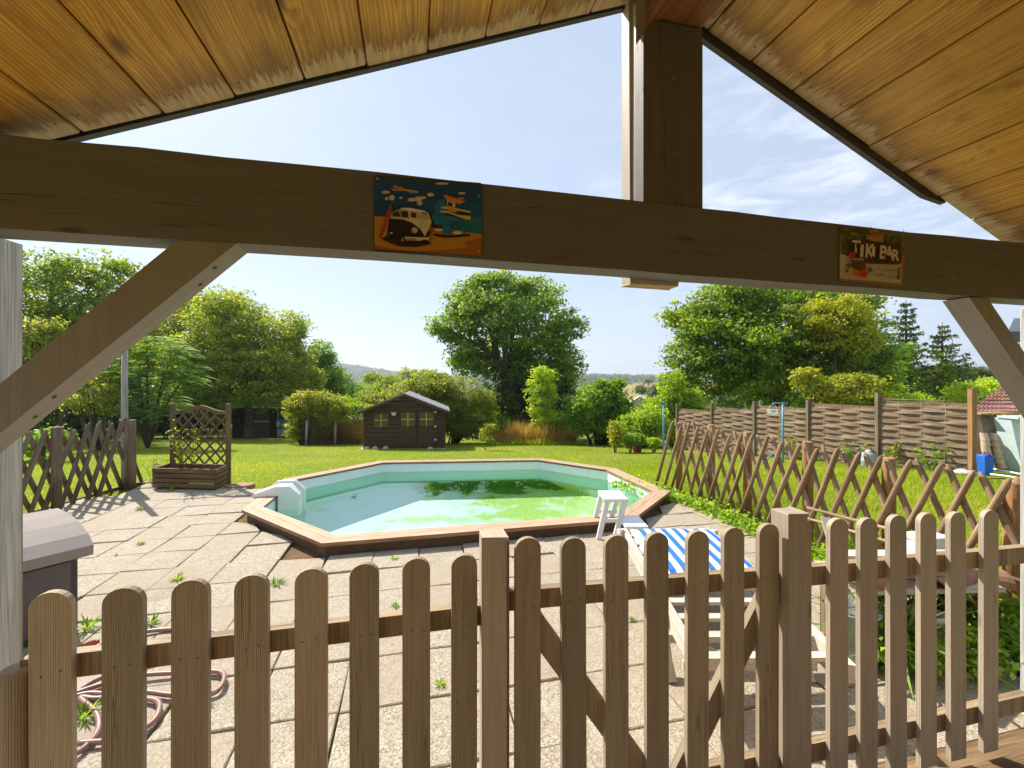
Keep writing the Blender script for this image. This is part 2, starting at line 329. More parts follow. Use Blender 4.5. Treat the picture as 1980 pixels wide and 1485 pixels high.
M['walnut'] = leaf('walnut_leaf', (.045, .090, .014), (.085, .150, .022), (.15, .21, .038))
M['maple'] = leaf('maple_leaf', (.045, .090, .010), (.090, .155, .014), (.19, .225, .025), 0.45)
M['gold'] = leaf('golden_leaf', (.11, .15, .012), (.185, .215, .018), (.27, .255, .03), 0.48)
M['ash'] = leaf('ash_leaf', (.045, .090, .013), (.105, .16, .020), (.21, .23, .032))
M['olive'] = leaf('olive_leaf', (.065, .095, .013), (.115, .150, .020), (.20, .215, .032), 0.48)
M['bright'] = leaf('bright_leaf', (.08, .14, .012), (.15, .23, .018), (.24, .30, .04), 0.5)
M['hedge'] = leaf('hedge_leaf', (.045, .095, .012), (.085, .165, .018), (.16, .225, .035))
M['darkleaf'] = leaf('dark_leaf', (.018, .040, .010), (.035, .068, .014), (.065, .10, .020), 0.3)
M['sumac'] = leaf('sumac_leaf', (.05, .11, .025), (.11, .21, .05), (.20, .30, .09), 0.4)
M['needle'] = leaf('conifer_needle', (.025, .048, .018), (.048, .075, .022), (.085, .105, .030), 0.25)
M['vine'] = leaf('vine_leaf', (.075, .11, .014), (.135, .175, .022), (.25, .22, .033), 0.48)
M['weed'] = leaf('weed_leaf', (.06, .12, .012), (.13, .22, .022), (.24, .32, .05), 0.45)
M['grass'] = leaf('grass_blade', (.15, .225, .012), (.235, .315, .018), (.38, .385, .055), 0.5)
M['straw'] = leaf('dry_grass_blade', (.26, .15, .035), (.46, .29, .06), (.60, .43, .11), 0.45, (1.1, 1.0, .7))
M['far'] = leaf('far_tree_leaf', (.028, .055, .020), (.05, .085, .026), (.085, .12, .034), 0.3)
M['flower'] = leaf('petal', (.35, .05, .04), (.5, .1, .06), (.6, .2, .1))

# ------------------------------------------------------------------ mesh building
class MB:
    def __init__(s): s.v = []; s.f = []; s.uv = []; s.mi = []; s.sm = []
    def face(s, pts, uvs=None, mi=0, smooth=False):
        b = len(s.v); s.v += [tuple(p) for p in pts]; s.f.append(tuple(range(b, b + len(pts))))
        s.uv.append(uvs or [(0, 0)] * len(pts)); s.mi.append(mi); s.sm.append(smooth)
    def hexa(s, c, L, W, T, mi=0):
        """c: 8 corners, bit0 = along, bit1 = across, bit2 = thick; L, W, T their lengths"""
        ou, ov = random.uniform(0, 40), random.uniform(0, 40); b = len(s.v); s.v += [tuple(p) for p in c]
        def q(i, j, k, l, w, off):
            s.f.append((b + i, b + j, b + k, b + l)); o2 = ov + off
            s.uv.append([(ou, o2), (ou + L, o2), (ou + L, o2 + w), (ou, o2 + w)]); s.mi.append(mi); s.sm.append(False)
        q(4, 5, 7, 6, W, 0); q(0, 1, 3, 2, W, W + T); q(0, 1, 5, 4, T, W); q(2, 3, 7, 6, T, 2 * W + T)
        for (i, j, k, l) in ((0, 2, 6, 4), (1, 3, 7, 5)):
            s.f.append((b + i, b + j, b + k, b + l)); s.uv.append([(ou, ov), (ou, ov + W), (ou + T, ov + W), (ou + T, ov)]); s.mi.append(mi); s.sm.append(False)
    def beam(s, a, b, w, t, up=(0, 0, 1), mi=0):
        a, b = Vector(a), Vector(b); d = (b - a); L = d.length; d = d / L
        side = d.cross(Vector(up))
        if side.length < 1e-4: side = d.cross(Vector((0, 1, 0)))
        side.normalize(); n = side.cross(d).normalized()
        c = []
        for k in range(8):
            c.append((a if not k & 1 else b) + side * (w / 2 if k & 2 else -w / 2) + n * (t / 2 if k & 4 else -t / 2))
        s.hexa(c, L, w, t, mi)
    def box(s, x0, x1, y0, y1, z0, z1, mi=0, along=None):
        ds = [x1 - x0, y1 - y0, z1 - z0]
        if along is None: along = max(range(3), key=lambda i: abs(ds[i]))
        o = [i for i in range(3) if i != along]; lo = (x0, y0, z0); hi = (x1, y1, z1); c = []
        for k in range(8):
            p = [0, 0, 0]
            p[along] = hi[along] if k & 1 else lo[along]; p[o[0]] = hi[o[0]] if k & 2 else lo[o[0]]; p[o[1]] = hi[o[1]] if k & 4 else lo[o[1]]
            c.append(p)
        s.hexa(c, abs(ds[along]), abs(ds[o[0]]), abs(ds[o[1]]), mi)
    def prism(s, front, vec, mi=0, mside=None):
        """closed polygon (3D points) swept along vec"""
        vec = Vector(vec); fr = [Vector(p) for p in front]; bk = [p + vec for p in fr]; ou, ov = random.uniform(0, 40), random.uniform(0, 40)
        n = len(fr); ax = (fr[1] - fr[0]).normalized()
        nrm = Vector((0, 0, 0))
        for i in range(n): nrm += fr[i].cross(fr[(i + 1) % n])
        if nrm.length < 1e-9: nrm = vec
        nrm.normalize()
        zz = Vector((0, 0, 1)); L = zz - nrm * zz.dot(nrm)
        L = L.normalized() if L.length > 0.3 else ax
        Wd = nrm.cross(L)
        uvf = [(ou + p.dot(L), ov + p.dot(Wd)) for p in fr]
        s.face(fr, uvf, mi); s.face(list(reversed(bk)), list(reversed(uvf)), mi)
        run = 0; ms = mi if mside is None else mside
        for i in range(n):
            j = (i + 1) % n; l = (fr[j] - fr[i]).length
            s.face([fr[j], fr[i], bk[i], bk[j]], [(ou + run + l, ov), (ou + run, ov), (ou + run, ov + vec.length), (ou + run + l, ov + vec.length)], ms); run += l
    def tube(s, path, rad, n=8, mi=0, cap=True, smooth=True, squash=None):
        path = [Vector(p) for p in path]; m = len(path)
        if not hasattr(rad, '__len__'): rad = [rad] * m
        b = len(s.v); ou, ov = random.uniform(0, 40), random.uniform(0, 40); ref = None; run = [0]
        for i in range(1, m): run.append(run[-1] + (path[i] - path[i - 1]).length)
        for i in range(m):
            d = (path[min(i + 1, m - 1)] - path[max(i - 1, 0)]).normalized()
            if ref is None: ref = d.cross(Vector((0, 0, 1)) if abs(d.z) < 0.9 else Vector((0, 1, 0))).normalized()
            else: ref = (ref - d * ref.dot(d)).normalized()
            o = d.cross(ref)
            for k in range(n):
                a = 2 * math.pi * k / n; s.v.append(tuple(path[i] + (ref * math.cos(a) + o * math.sin(a)) * rad[i]))
        per = 2 * math.pi * max(rad)
        for i in range(m - 1):
            for k in range(n):
                k2 = (k + 1) % n
                s.f.append((b + i * n + k, b + i * n + k2, b + (i + 1) * n + k2, b + (i + 1) * n + k))
                v0, v1 = ov + per * k / n, ov + per * (k + 1) / n
                s.uv.append([(ou + run[i], v0), (ou + run[i], v1), (ou + run[i + 1], v1), (ou + run[i + 1], v0)]); s.mi.append(mi); s.sm.append(smooth)
        if cap:
            for i, rev in ((0, True), (m - 1, False)):
                idx = [b + i * n + k for k in range(n)]
                if rev: idx.reverse()
                s.f.append(tuple(idx)); s.uv.append([(ou, ov)] * n); s.mi.append(mi); s.sm.append(False)
    def lathe(s, c, prof, n=20, mi=0, axis=(0, 0, 1)):
        c = Vector(c); b = len(s.v); q = Vector((0, 0, 1)).rotation_difference(Vector(axis)); m = len(prof)
        for r, z in prof:
            for k in range(n):
                a = 2 * math.pi * k / n; s.v.append(tuple(c + q @ Vector((r * math.cos(a), r * math.sin(a), z))))
        for i in range(m - 1):
            for k in range(n):
                k2 = (k + 1) % n; s.f.append((b + i * n + k, b + i * n + k2, b + (i + 1) * n + k2, b + (i + 1) * n + k))
                s.uv.append([(prof[i][1], k / n), (prof[i][1], k / n), (prof[i + 1][1], k / n), (prof[i + 1][1], k / n)]); s.mi.append(mi); s.sm.append(True)
    def build(s, name, mats, parent=None, bevel=0.0, wob=0.0):
        if not isinstance(mats, (list, tuple)): mats = [mats]
        me = bpy.data.meshes.new(name); v = s.v
        if wob: v = [(x + random.gauss(0, wob), y + random.gauss(0, wob), z + random.gauss(0, wob)) for x, y, z in v]
        me.from_pydata(v, [], s.f)
        uvl = me.uv_layers.new(name="UVMap"); uvl.data.foreach_set("uv", [c for f in s.uv for p in f for c in p])
        for m in mats: me.materials.append(m)
        me.polygons.foreach_set("material_index", s.mi); me.polygons.foreach_set("use_smooth", s.sm); me.update()
        return link(name, me, parent, bevel)
def link(name, me, parent=None, bevel=0.0):
    o = bpy.data.objects.new(name, me); COL.objects.link(o)
    if parent is not None:
        o.parent = parent               # meshes hold world coordinates; only the Empty of a thing is offset
        if parent.parent is None: o.matrix_parent_inverse = Matrix.Translation(-parent.location)
    if bevel:
        b = o.modifiers.new("bevel", 'BEVEL'); b.width = bevel; b.segments = 2; b.limit_method = 'ANGLE'; b.angle_limit = R(40)
    return o
def tag(o, label=None, cat=None, group=None, kind=None):
    if label: o['label'] = label
    if cat: o['category'] = cat
    if group: o['group'] = group
    if kind: o['kind'] = kind
    return o
def thing(name, label, cat, loc, group=None):
    o = bpy.data.objects.new(name, None); o.empty_display_size = 0.1; COL.objects.link(o); o.location = loc
    return tag(o, label, cat, group)

def quads_mesh(name, V, hue, mat, parent=None, nv=4):
    """V: (n, nv, 3) leaf polygons, hue: (n,)"""
    n = len(V); me = bpy.data.meshes.new(name)
    me.vertices.add(n * nv); me.vertices.foreach_set("co", V.reshape(-1).astype(np.float32))
    me.loops.add(n * nv); me.loops.foreach_set("vertex_index", np.arange(n * nv, dtype=np.int32))
    me.polygons.add(n); me.polygons.foreach_set("loop_start", np.arange(0, n * nv, nv, dtype=np.int32))
    me.update(calc_edges=True)
    at_ = me.attributes.new("hue", 'FLOAT', 'FACE'); at_.data.foreach_set("value", np.clip(hue, 0, 1).astype(np.float32))
    me.materials.append(mat); return link(name, me, parent)
def unit(a): return a / np.maximum(np.linalg.norm(a, axis=-1, keepdims=True), 1e-9)
def leaf_quads(C, Nrm, size, aspect=0.62, along=None):
    n = len(C); r = RNG.normal(size=(n, 3)) if along is None else along
    t = unit(r - Nrm * np.sum(r * Nrm, -1, keepdims=True)); b = np.cross(Nrm, t)
    s = size[:, None]; w = s * aspect * 0.5
    fold = Nrm * s * 0.10
    return np.stack([C - t * s * 0.5, C - b * w + fold + t * s * .05, C + t * s * 0.5, C + b * w + fold + t * s * .05], 1)

DK, LS, PK = 1.45, 0.98, 1.9
def foliage(blobs, lsize, clump, per, density=1.0, huemean=0.45, fill=0.5, droop=0.0):
    """blobs: list of (centre Vector, (ra, rb, rc)) with ra across the view, rb in depth, rc up. Returns leaf quads and hues."""
    Vs, Hs = [], []
    A = np.array([CS, -SN, 0.0]); B = np.array([SN, CS, 0.0]); Z = np.array([0, 0, 1.0])
    more = []
    for c, r in blobs:                 # smaller boughs break up the outline
        for _ in range(4):
            d = unit(RNG.normal(size=3)); d[2] = abs(d[2]) * .8 + d[2] * .2; f = RNG.uniform(.28, .45)
            more.append((Vector(np.array(c) + (d[0] * A * r[0] + d[1] * B * r[1] + d[2] * Z * r[2]) * RNG.uniform(.85, 1.05)), (r[0] * f, r[1] * f, r[2] * f)))
    for c, (ra, rb, rc) in list(blobs) + more:
        area = 4 * math.pi * (((ra * rb) ** 1.6 + (ra * rc) ** 1.6 + (rb * rc) ** 1.6) / 3) ** (1 / 1.6)
        nc = max(4, int(density * DK * area / (clump * clump * 2.1)))
        d = unit(RNG.normal(size=(nc, 3))); r = 1 - (RNG.random(nc) ** 1.5) * fill
        r *= 1 + RNG.normal(size=nc) * 0.07
        r = np.where(RNG.random(nc) < .09, r * RNG.uniform(1.08, 1.32, nc), r)
        # lumps in the outline
        r *= 1 + 0.12 * np.sin(d[:, 0] * 5 + c[0]) * np.sin(d[:, 2] * 4.3 + c[1] * 2)
        loc = d * r[:, None] * np.array([ra, rb, rc]); cc = np.array(c) + loc[:, :1] * A + loc[:, 1:2] * B + loc[:, 2:] * Z
        outd = unit(d[:, :1] * A + d[:, 1:2] * B + d[:, 2:] * Z)
        k = np.maximum(3, RNG.poisson(per * PK, nc)); idx = np.repeat(np.arange(nc), k); n = len(idx)
        cs = clump * RNG.uniform(0.6, 1.25, nc)
        off = RNG.normal(size=(n, 3)) * cs[idx][:, None] * np.array([0.56, 0.56, 0.27])
        C = cc[idx] + off; C[:, 2] -= droop * np.abs(off[:, 0])
        Nn = unit(outd[idx] * 0.5 + np.array([0, 0, 0.45]) + RNG.normal(size=(n, 3)) * 0.55)
        sz = lsize * LS * RNG.uniform(0.65, 1.3, n)
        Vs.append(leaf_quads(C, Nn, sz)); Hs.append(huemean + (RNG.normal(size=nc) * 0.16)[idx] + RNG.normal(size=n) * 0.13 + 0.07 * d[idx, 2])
    return np.concatenate(Vs), np.concatenate(Hs)

def limbs(mb, base, fork, tips, r0, bend=0.25):
    base, fork = Vector(base), Vector(fork); mid = base.lerp(fork, 0.5) + Vector((random.gauss(0, .06), random.gauss(0, .06), 0))
    mb.tube([base - Vector((0, 0, .15)), base.lerp(mid, .15), mid, fork], [r0 * 1.35, r0 * 1.08, r0 * .92, r0 * .8], 10)
    for t in tips:
        t = Vector(t); L = (t - fork).length; up = Vector((0, 0, 1)) * L * bend
        p1 = fork.lerp(t, .33) + up * .7 + Vector((random.gauss(0, .05), random.gauss(0, .05), 0)) * L
        p2 = fork.lerp(t, .68) + up * .6 + Vector((random.gauss(0, .05), random.gauss(0, .05), 0)) * L
        r = r0 * random.uniform(.42, .62)
        mb.tube([fork - Vector((0, 0, r0)), p1, p2, t], [r, r * .75, r * .45, r * .15], 7)
        for _ in range(3):
            f = random.uniform(.35, .9); q = (p1.lerp(p2, (f - .33) / .35) if f < .68 else p2.lerp(t, (f - .68) / .32))
            e = q + Vector((random.gauss(0, .15), random.gauss(0, .15), random.uniform(.03, .2))) * L
            mb.tube([q, q.lerp(e, .5) + Vector((0, 0, .06)) * L, e], [r * .4, r * .25, r * .06], 5)

def px_blobs(bl, Y, depth=1.0):
    out = []
    for b in bl:
        px, py, rx, ry = b[:4]; y = Y + (b[4] if len(b) > 4 else 0)
        a, c = rx / F * y, ry / F * y
        out.append((at(px, py, y), (a, max(a, c) * 0.5 * depth + min(a, c) * 0.5, c)))
    return out
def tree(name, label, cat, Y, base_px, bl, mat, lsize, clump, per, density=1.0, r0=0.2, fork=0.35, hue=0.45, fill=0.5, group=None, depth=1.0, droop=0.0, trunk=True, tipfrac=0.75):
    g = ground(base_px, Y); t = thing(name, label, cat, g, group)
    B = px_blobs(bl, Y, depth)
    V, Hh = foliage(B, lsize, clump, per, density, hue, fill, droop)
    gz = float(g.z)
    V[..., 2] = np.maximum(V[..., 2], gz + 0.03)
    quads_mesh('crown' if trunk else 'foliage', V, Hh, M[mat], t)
    if trunk:
        top = max(c.z + r[2] for c, r in B); fk = Vector((g.x, g.y, g.z + (top - g.z) * fork)); mb = MB()
        tips = []
        for c, r in B:
            tips.append(c + Vector((0, 0, r[2] * .35))); tips.append(c + Vector((random.uniform(-.5, .5) * r[0], random.uniform(-.5, .5) * r[1], r[2] * .1)))
        limbs(mb, g, fk, [fk.lerp(x, tipfrac + .15) for x in tips], r0); mb.build('trunk', M['bark'], t)
    else:
        mb = MB()
        for c, r in B:
            for _ in range(4):
                e = c + Vector((random.uniform(-.6, .6) * r[0], random.uniform(-.6, .6) * r[1], random.uniform(-.1, .7) * r[2]))
                s0 = Vector((g.x + (e.x - g.x) * .35, g.y + (e.y - g.y) * .35, g.z - .05)); mb.tube([s0, s0.lerp(e, .5), e], [r0, r0 * .7, r0 * .15], 5)
        mb.build('stems', M['bark'], t)
    return t

# ------------------------------------------------------------------ ground, paving, deck
POOLPX = [(622, 1050), (1226, 1002), (1295, 950), (1190, 905), (1045, 885), (735, 890), (549, 925), (467, 985)]
ZC = 0.125                                   # top of the pool coping
OUT = [gnd(px, py, ZC) for px, py in POOLPX]
def inset(poly, d):
    n = len(poly); L = []
    for i in range(n):
        a, b = Vector(poly[i][:2]), Vector(poly[(i + 1) % n][:2]); e = (b - a).normalized(); nn = Vector((-e.y, e.x)); L.append((a + nn * d, e))
    r = []
    for i in range(n):
        (p, e), (q, f) = L[i - 1], L[i]; cr = e.x * f.y - e.y * f.x; t = ((q - p).x * f.y - (q - p).y * f.x) / cr; r.append(p + e * t)
    return r
def inside(p, poly):
    n = len(poly); return all((poly[(i + 1) % n][0] - poly[i][0]) * (p[1] - poly[i][1]) - (poly[(i + 1) % n][1] - poly[i][1]) * (p[0] - poly[i][0]) > 0 for i in range(n))
INN = inset(OUT, 0.20); MIDL = inset(OUT, 0.11); SHELL = inset(OUT, 0.05)

def make_terrain():
    def axis(segs):
        a = []
        for x0, x1, st in segs: a += list(np.arange(x0, x1, st))
        return np.array(a + [segs[-1][1]])
    xs = axis([(-5000, -1000, 250), (-1000, -200, 40), (-200, -40, 8), (-40, -12, 1.5), (-12, -3.9, .6), (-3.9, 2.7, .06), (2.7, 14, .6), (14, 40, 1.5), (40, 200, 8), (200, 1000, 40), (1000, 5000, 250)])
    ys = axis([(-30, 0, 3), (0, 3.6, .6), (3.6, 8.7, .06), (8.7, 34, .5), (34, 80, 2), (80, 300, 8), (300, 1000, 25), (1000, 2400, 50), (2400, 6000, 300)])
    nx, ny = len(xs), len(ys); X, Y = np.meshgrid(xs, ys); Z = terr(X, Y)
    Z = Z + np.where((Y > 9) & (Y < 34), 0.02 * np.sin(X * 1.3) * np.sin(Y * 0.9), 0)
    U = X * CS + Y * SN; V = -X * SN + Y * CS
    me = bpy.data.meshes.new("ground"); I = np.arange(nx * ny).reshape(ny, nx)
    q = np.stack([I[:-1, :-1], I[:-1, 1:], I[1:, 1:], I[1:, :-1]], -1).reshape(-1, 4)
    uc_, vc_ = U.reshape(-1)[q].mean(1), V.reshape(-1)[q].mean(1); Xc, Yc = X.reshape(-1)[q].mean(1), Y.reshape(-1)[q].mean(1)
    hole = np.ones(len(q), bool)
    for i in range(8):
        a, b = MIDL[i], MIDL[(i + 1) % 8]; hole &= ((b.x - a.x) * (vc_ - a.y) - (b.y - a.y) * (uc_ - a.x)) > 0
    q = q[~hole]; Xc, Yc = Xc[~hole], Yc[~hole]
    mi = np.zeros(len(q), int)
    mi[(Yc > 26 + 2 * np.sin(Xc * .4)) | (np.abs(Xc + 2) > 24)] = 1
    px = 990 + Xc / Yc.clip(1) * F
    mi[(Yc > 150)] = 4
    mi[(Yc > 200) & (Yc < 640) & (px > 1175)] = 2
    mi[(Yc > 520) & (Yc < 800) & (px > 1230)] = 3
    mi[(Yc > 700) & (Yc < 900) & (px > 800) & (px < 960)] = 2
    me.from_pydata(np.stack([U, V, Z], -1).reshape(-1, 3).tolist(), [], q.tolist())
    for m in ('lawn', 'meadow', 'field', 'stubble', 'woodland'): me.materials.append(M[m])
    me.polygons.foreach_set("material_index", mi.astype(np.int32)); me.polygons.foreach_set("use_smooth", np.ones(len(q), bool)); me.update()
    tag(link("ground", me), kind='structure')
make_terrain()

mb = MB()                                     # bare soil showing in the joints and beside the pool
n = 8
S2 = inset(OUT, 0.07)
ring = [Vector((p.x, p.y, -.028)) for p in S2]
big = [gnd(*p) for p in ((640, 1400), (1420, 1120), (1330, 985), (1235, 925), (1060, 893), (720, 900), (535, 932), (440, 990))]
for i in range(8):
    j = (i + 1) % 8; mb.face([Vector((big[i].x, big[i].y, -.028)), Vector((big[j].x, big[j].y, -.028)), ring[j], ring[i]])
tag(mb.build('soil', M['soil']), kind='structure')

mb = MB(); tones = []
PAVE = [(-4.75, 1.44), (3.52, 1.44), (3.52, 5.25), (3.25, 5.55), (-1.9, 5.6), (-1.9, 7.1), (-2.6, 7.55), (-4.02, 7.75), (-4.62, 5.0)]
def inpoly(x, y, P):
    c = False; n = len(P)
    for i in range(n):
        (x0, y0), (x1, y1) = P[i], P[(i + 1) % n]
        if (y0 > y) != (y1 > y) and x < (x1 - x0) * (y - y0) / (y1 - y0) + x0: c = not c
    return c
G = 0.405
SHin = inset(OUT, 0.03)
for i in range(-13, 11):
    for j in range(0, 17):
        x0, y0 = 0.06 + i * G, 1.44 + j * G; x1, y1 = x0 + G - .0065, y0 + G - .0065; cx, cy_ = (x0 + x1) / 2, (y0 + y1) / 2
        if not inpoly(cx, cy_, PAVE): continue
        cor = [(x0, y0), (x1, y0), (x1, y1), (x0, y1)]
        # clip away the corner that would run under the pool
        k = sum(inside(c, SHin) for c in cor)
        if inside((cx, cy_), SHin): continue
        dz = random.gauss(0, .0035); tx, ty = random.gauss(0, .004), random.gauss(0, .004); jx, jy, ja = random.gauss(0, .003), random.gauss(0, .003), random.gauss(0, .006)
        if j == 9 and i in (-12, -11): dz -= .01
        if k:
            P2 = []
            for c in cor:
                P2.append(c)
            # move the corners that fall inside back to the pool wall line
            def out(c):
                c = Vector(c); m = Vector((cx, cy_))
                for s in range(40):
                    if not inside(c, SHin): break
                    c = c.lerp(m, .08)
                return (c.x, c.y)
            cor = [out(c) if inside(c, SHin) else c for c in P2]
        def P(c, z): 
            dx, dy = c[0] - cx, c[1] - cy_; return (cx + dx - ja * dy + jx, cy_ + dy + ja * dx + jy, z + dz + tx * dx * 3 + ty * dy * 3 if z > -.01 else z)
        ins = [(cx + (c[0] - cx) * .975, cy_ + (c[1] - cy_) * .975) for c in cor]
        tp = [P(c, 0.0) for c in ins]; md = [P(c, -0.004) for c in cor]; bt = [P(c, -.045) for c in cor]; tn = random.random()
        mb.face(tp); tones.append(tn)
        for a in range(4):
            b = (a + 1) % 4; mb.face([md[a], md[b], tp[b], tp[a]]); mb.face([bt[a], bt[b], md[b], md[a]]); tones += [tn, 1.0]
o = mb.build('paving', M['slab']); a_ = o.data.attributes.new('tone', 'FLOAT', 'FACE'); a_.data.foreach_set('value', np.array(tones, np.float32)); tag(o, kind='structure')

mb = MB()                                     # timber deck under the porch
y = 1.27
while y > -3.2:
    mb.box(-2.6, 4.2, y - .14, y - .006, -.05, .008 + random.gauss(0, .001)); y -= .146
mb.box(-2.6, 4.2, 1.285, 1.425, -.06, .028, 1)
tag(mb.build('deck', [M['deckwood'], M['sleeper']], bevel=.003), kind='structure')
mb = MB()                                     # thin timber edging between paving and lawn on the left
for a, b in (((-4.80, 4.6), (-4.19, 7.86)), ((-4.19, 7.86), (-3.4, 7.78))):
    mb.beam((a[0], a[1], -.02), (b[0], b[1], -.02), .03, .07)
tag(mb.build('lawn_edging', M['jaegerold'], bevel=.003), kind='structure')

# ------------------------------------------------------------------ the porch
VB = 1.34
porch = thing('open_porch', 'taupe painted timber porch with pine plank roof, tie beam and diagonal braces', 'porch', (0.8, 1.4, 0))
mb = MB(); segs = 14                           # tie beam, edges very slightly wavy
def zt(u): return 2.207 - .030 * max(0, min(1, (u + .1) / 2.2)) if u > -.1 else 2.207
def zb(u): return 1.974 - .036 * max(0, min(1, (u + .1) / 2.6))
us = np.linspace(-1.9, 3.5, 28); ou = 3.3
pts = []
for u in us:
    w = random.gauss(0, .0012); pts.append([(u, VB, zb(u) + w), (u, VB, zt(u) + random.gauss(0, .0018)), (u, VB + .10, zt(u) + .002), (u, VB + .10, zb(u) + w)])
for i in range(len(us) - 1):
    for k in range(4):
        l = (k + 1) % 4; A_, B_ = pts[i], pts[i + 1]; w = .235 if k in (0, 2) else .1
        mb.face([A_[k], B_[k], B_[l], A_[l]], [(us[i], 5 * k), (us[i + 1], 5 * k), (us[i + 1], 5 * k + w), (us[i], 5 * k + w)])
beamo = mb.build('tie_beam', M['beam'], porch)
def bolt(p, r, parent, nm='bolt'):
    b = MB(); b.lathe(p, [(0, .0025), (r * .45, .0022), (r * .7, .0008), (r * .72, 0)], 12, axis=(0, -1, 0)); b.build(nm, M['beam'], parent)
for px, py in ((1303, 425), (1303, 490)):
    bolt(pl(px, py, VB - .0015) , .011, beamo)
# king post
mb = MB()
zk = 2.19
kf = MB(); kf.prism([(.756, VB + .004, zk), (.9825, VB + .004, zk), (.9825, VB + .004, 2.815), (.805, VB + .004, 2.815), (.756, VB + .004, 2.76)], (0, .06, 0))
mb.box(.757, .955, VB + .1005, VB + .165, 1.944, 3.0, along=2)
mb.box(.765, .975, VB + .066, VB + .099, zk + .01, 2.93, along=2)
king = mb.build('king_post', M['taupe'], porch, bevel=.004); kf.build('front_plate', M['beam'], king, bevel=.004)  # front plate takes the shaded copy of the paint, rear pieces the light taupe
for px, py in ((1303, 150), (1303, 295)): bolt(pl(px, py, VB + .003), .013, king)
mb = MB(); mb.box(.758, .954, VB + .102, VB + .164, 1.9425, 1.9437, along=0); mb.build('raw_end', M['rawend'], king)
mb = MB(); mb.box(.80, .985, -3.0, VB + .06, 2.825, 2.985, along=1); mb.build('ridge_purlin', M['purlin'], porch, bevel=.004)
# braces and posts
mb = MB()
mb.prism([(-1.12, VB + .003, 1.349), (-.472, VB + .003, 1.9725), (-.614, VB + .003, 1.9725), (-1.12, VB + .003, 1.468)], (0, .088, 0)); b1 = mb.build('brace', M['brace'], porch, bevel=.004)
for f, d in ((.90, .03), (.83, .055), (.33, .03), (.245, .05)):
    q = Vector((-1.12, VB + .003 + d, 1.349)).lerp(Vector((-.472, VB + .003 + d, 1.9725)), f); b = MB(); b.lathe(q + Vector((.0008, 0, -.0008)), [(0, .001), (.0055, .001), (.006, 0)], 10, axis=(.69, 0, -.72)); b.build('screw_hole', M['barge'], b1)
mb = MB()
uA, uB = pl(1876, 573, VB).x, pl(1912, 575, VB).x; s = (pl(1980, 727, VB).z - 1.936) / (pl(1980, 727, VB).x - uA); 
mb.prism([(uA, VB + .003, 1.936), (uA + .62, VB + .003, 1.936 + s * .62), (uB + .62, VB + .003, 1.936 + s * .62), (uB, VB + .003, 1.936)], (0, .094, 0)); b2 = mb.build('brace', M['brace'], porch, bevel=.004)
for (u0, u1) in ((-1.22, -1.068), (2.80, 2.95)):
    mb = MB(); mb.box(u0, u1, VB + .022, VB + .16, .03, 1.972 if u0 < 0 else 1.936, along=2); p = mb.build('post', M['whitepost'], porch, bevel=.006)
    mb = MB(); zz = 1.955 if u0 < 0 else 1.925; mb.box(u0 + .02, u1 + .002, VB + .0195, VB + .021, zz - .12, zz, along=2); br = mb.build('steel_bracket', M['white'], p)
    for a, b in ((.05, .03), (.09, .05), (.04, .07), (.11, .09), (.13, .03), (.125, .075)):
        m2 = MB(); m2.lathe((u0 + a, VB + .0192, zz - .12 + b), [(0, .001), (.004, .001), (.0042, 0)], 8, axis=(0, -1, 0)); m2.build('nail_head', M['barge'], br)
# roof slopes: grooved planks running back over the viewer
def zL(u): return 2.274 + .4044 * (u + .952)
def zR(u): return 2.957 - .456 * (u - 1.0445)
VE = 1.47
def slope(fn, ulist, sgn):
    mb = MB()
    for a, b in zip(ulist[:-1], ulist[1:]):
        A_, B_ = (a, b) if a < b else (b, a); g = .0022; e = .004
        nrm = Vector((-(fn(1) - fn(0)), 0, 1)).normalized()
        def Pt(u, v, dz): return Vector((u, v, fn(u))) + nrm * dz
        ve = VE + random.gauss(0, .0022)
        sec = [(A_ + g, .03), (A_ + g, e), (A_ + g + e, 0), (B_ - g - e, 0), (B_ - g, e), (B_ - g, .03)]
        ou_, ov_ = random.uniform(0, 40), random.uniform(0, 40); vs_ = [ve, .4, -3.0]
        for v0, v1 in zip(vs_[:-1], vs_[1:]):
            w = 0
            for k in range(len(sec) - 1):
                (ua, da), (ub, db) = sec[k], sec[k + 1]; l = math.hypot(ub - ua, db - da)
                mb.face([Pt(ua, v0, da), Pt(ua, v1, da), Pt(ub, v1, db), Pt(ub, v0, db)], [(ou_ - v0, ov_ + w), (ou_ - v1, ov_ + w), (ou_ - v1, ov_ + w + l), (ou_ - v0, ov_ + w + l)]); w += l
        mb.face([Pt(u, ve, d) for u, d in reversed(sec)])
        for un in (A_ + .035, B_ - .035):                  # nail heads near the open edge
            q = Pt(un + random.gauss(0, .006), ve - random.uniform(.05, .075), -.0006); tx_ = (Pt(1, 0, 0) - Pt(0, 0, 0)).normalized()
            mb.face([q + tx_ * (.0038 * math.cos(a)) + Vector((0, .0038 * math.sin(a), 0)) for a in np.linspace(0, 5.5, 8)], None, 1)
    return mb
UL = [.905, .81, .62, .43, .24, .05, -.1417, -.325, -.519, -.707, -.906, -1.10, -1.29, -1.48, -1.67, -1.86]
UR = [.905, .985] + [1.10 + .193 * k for k in range(13)]
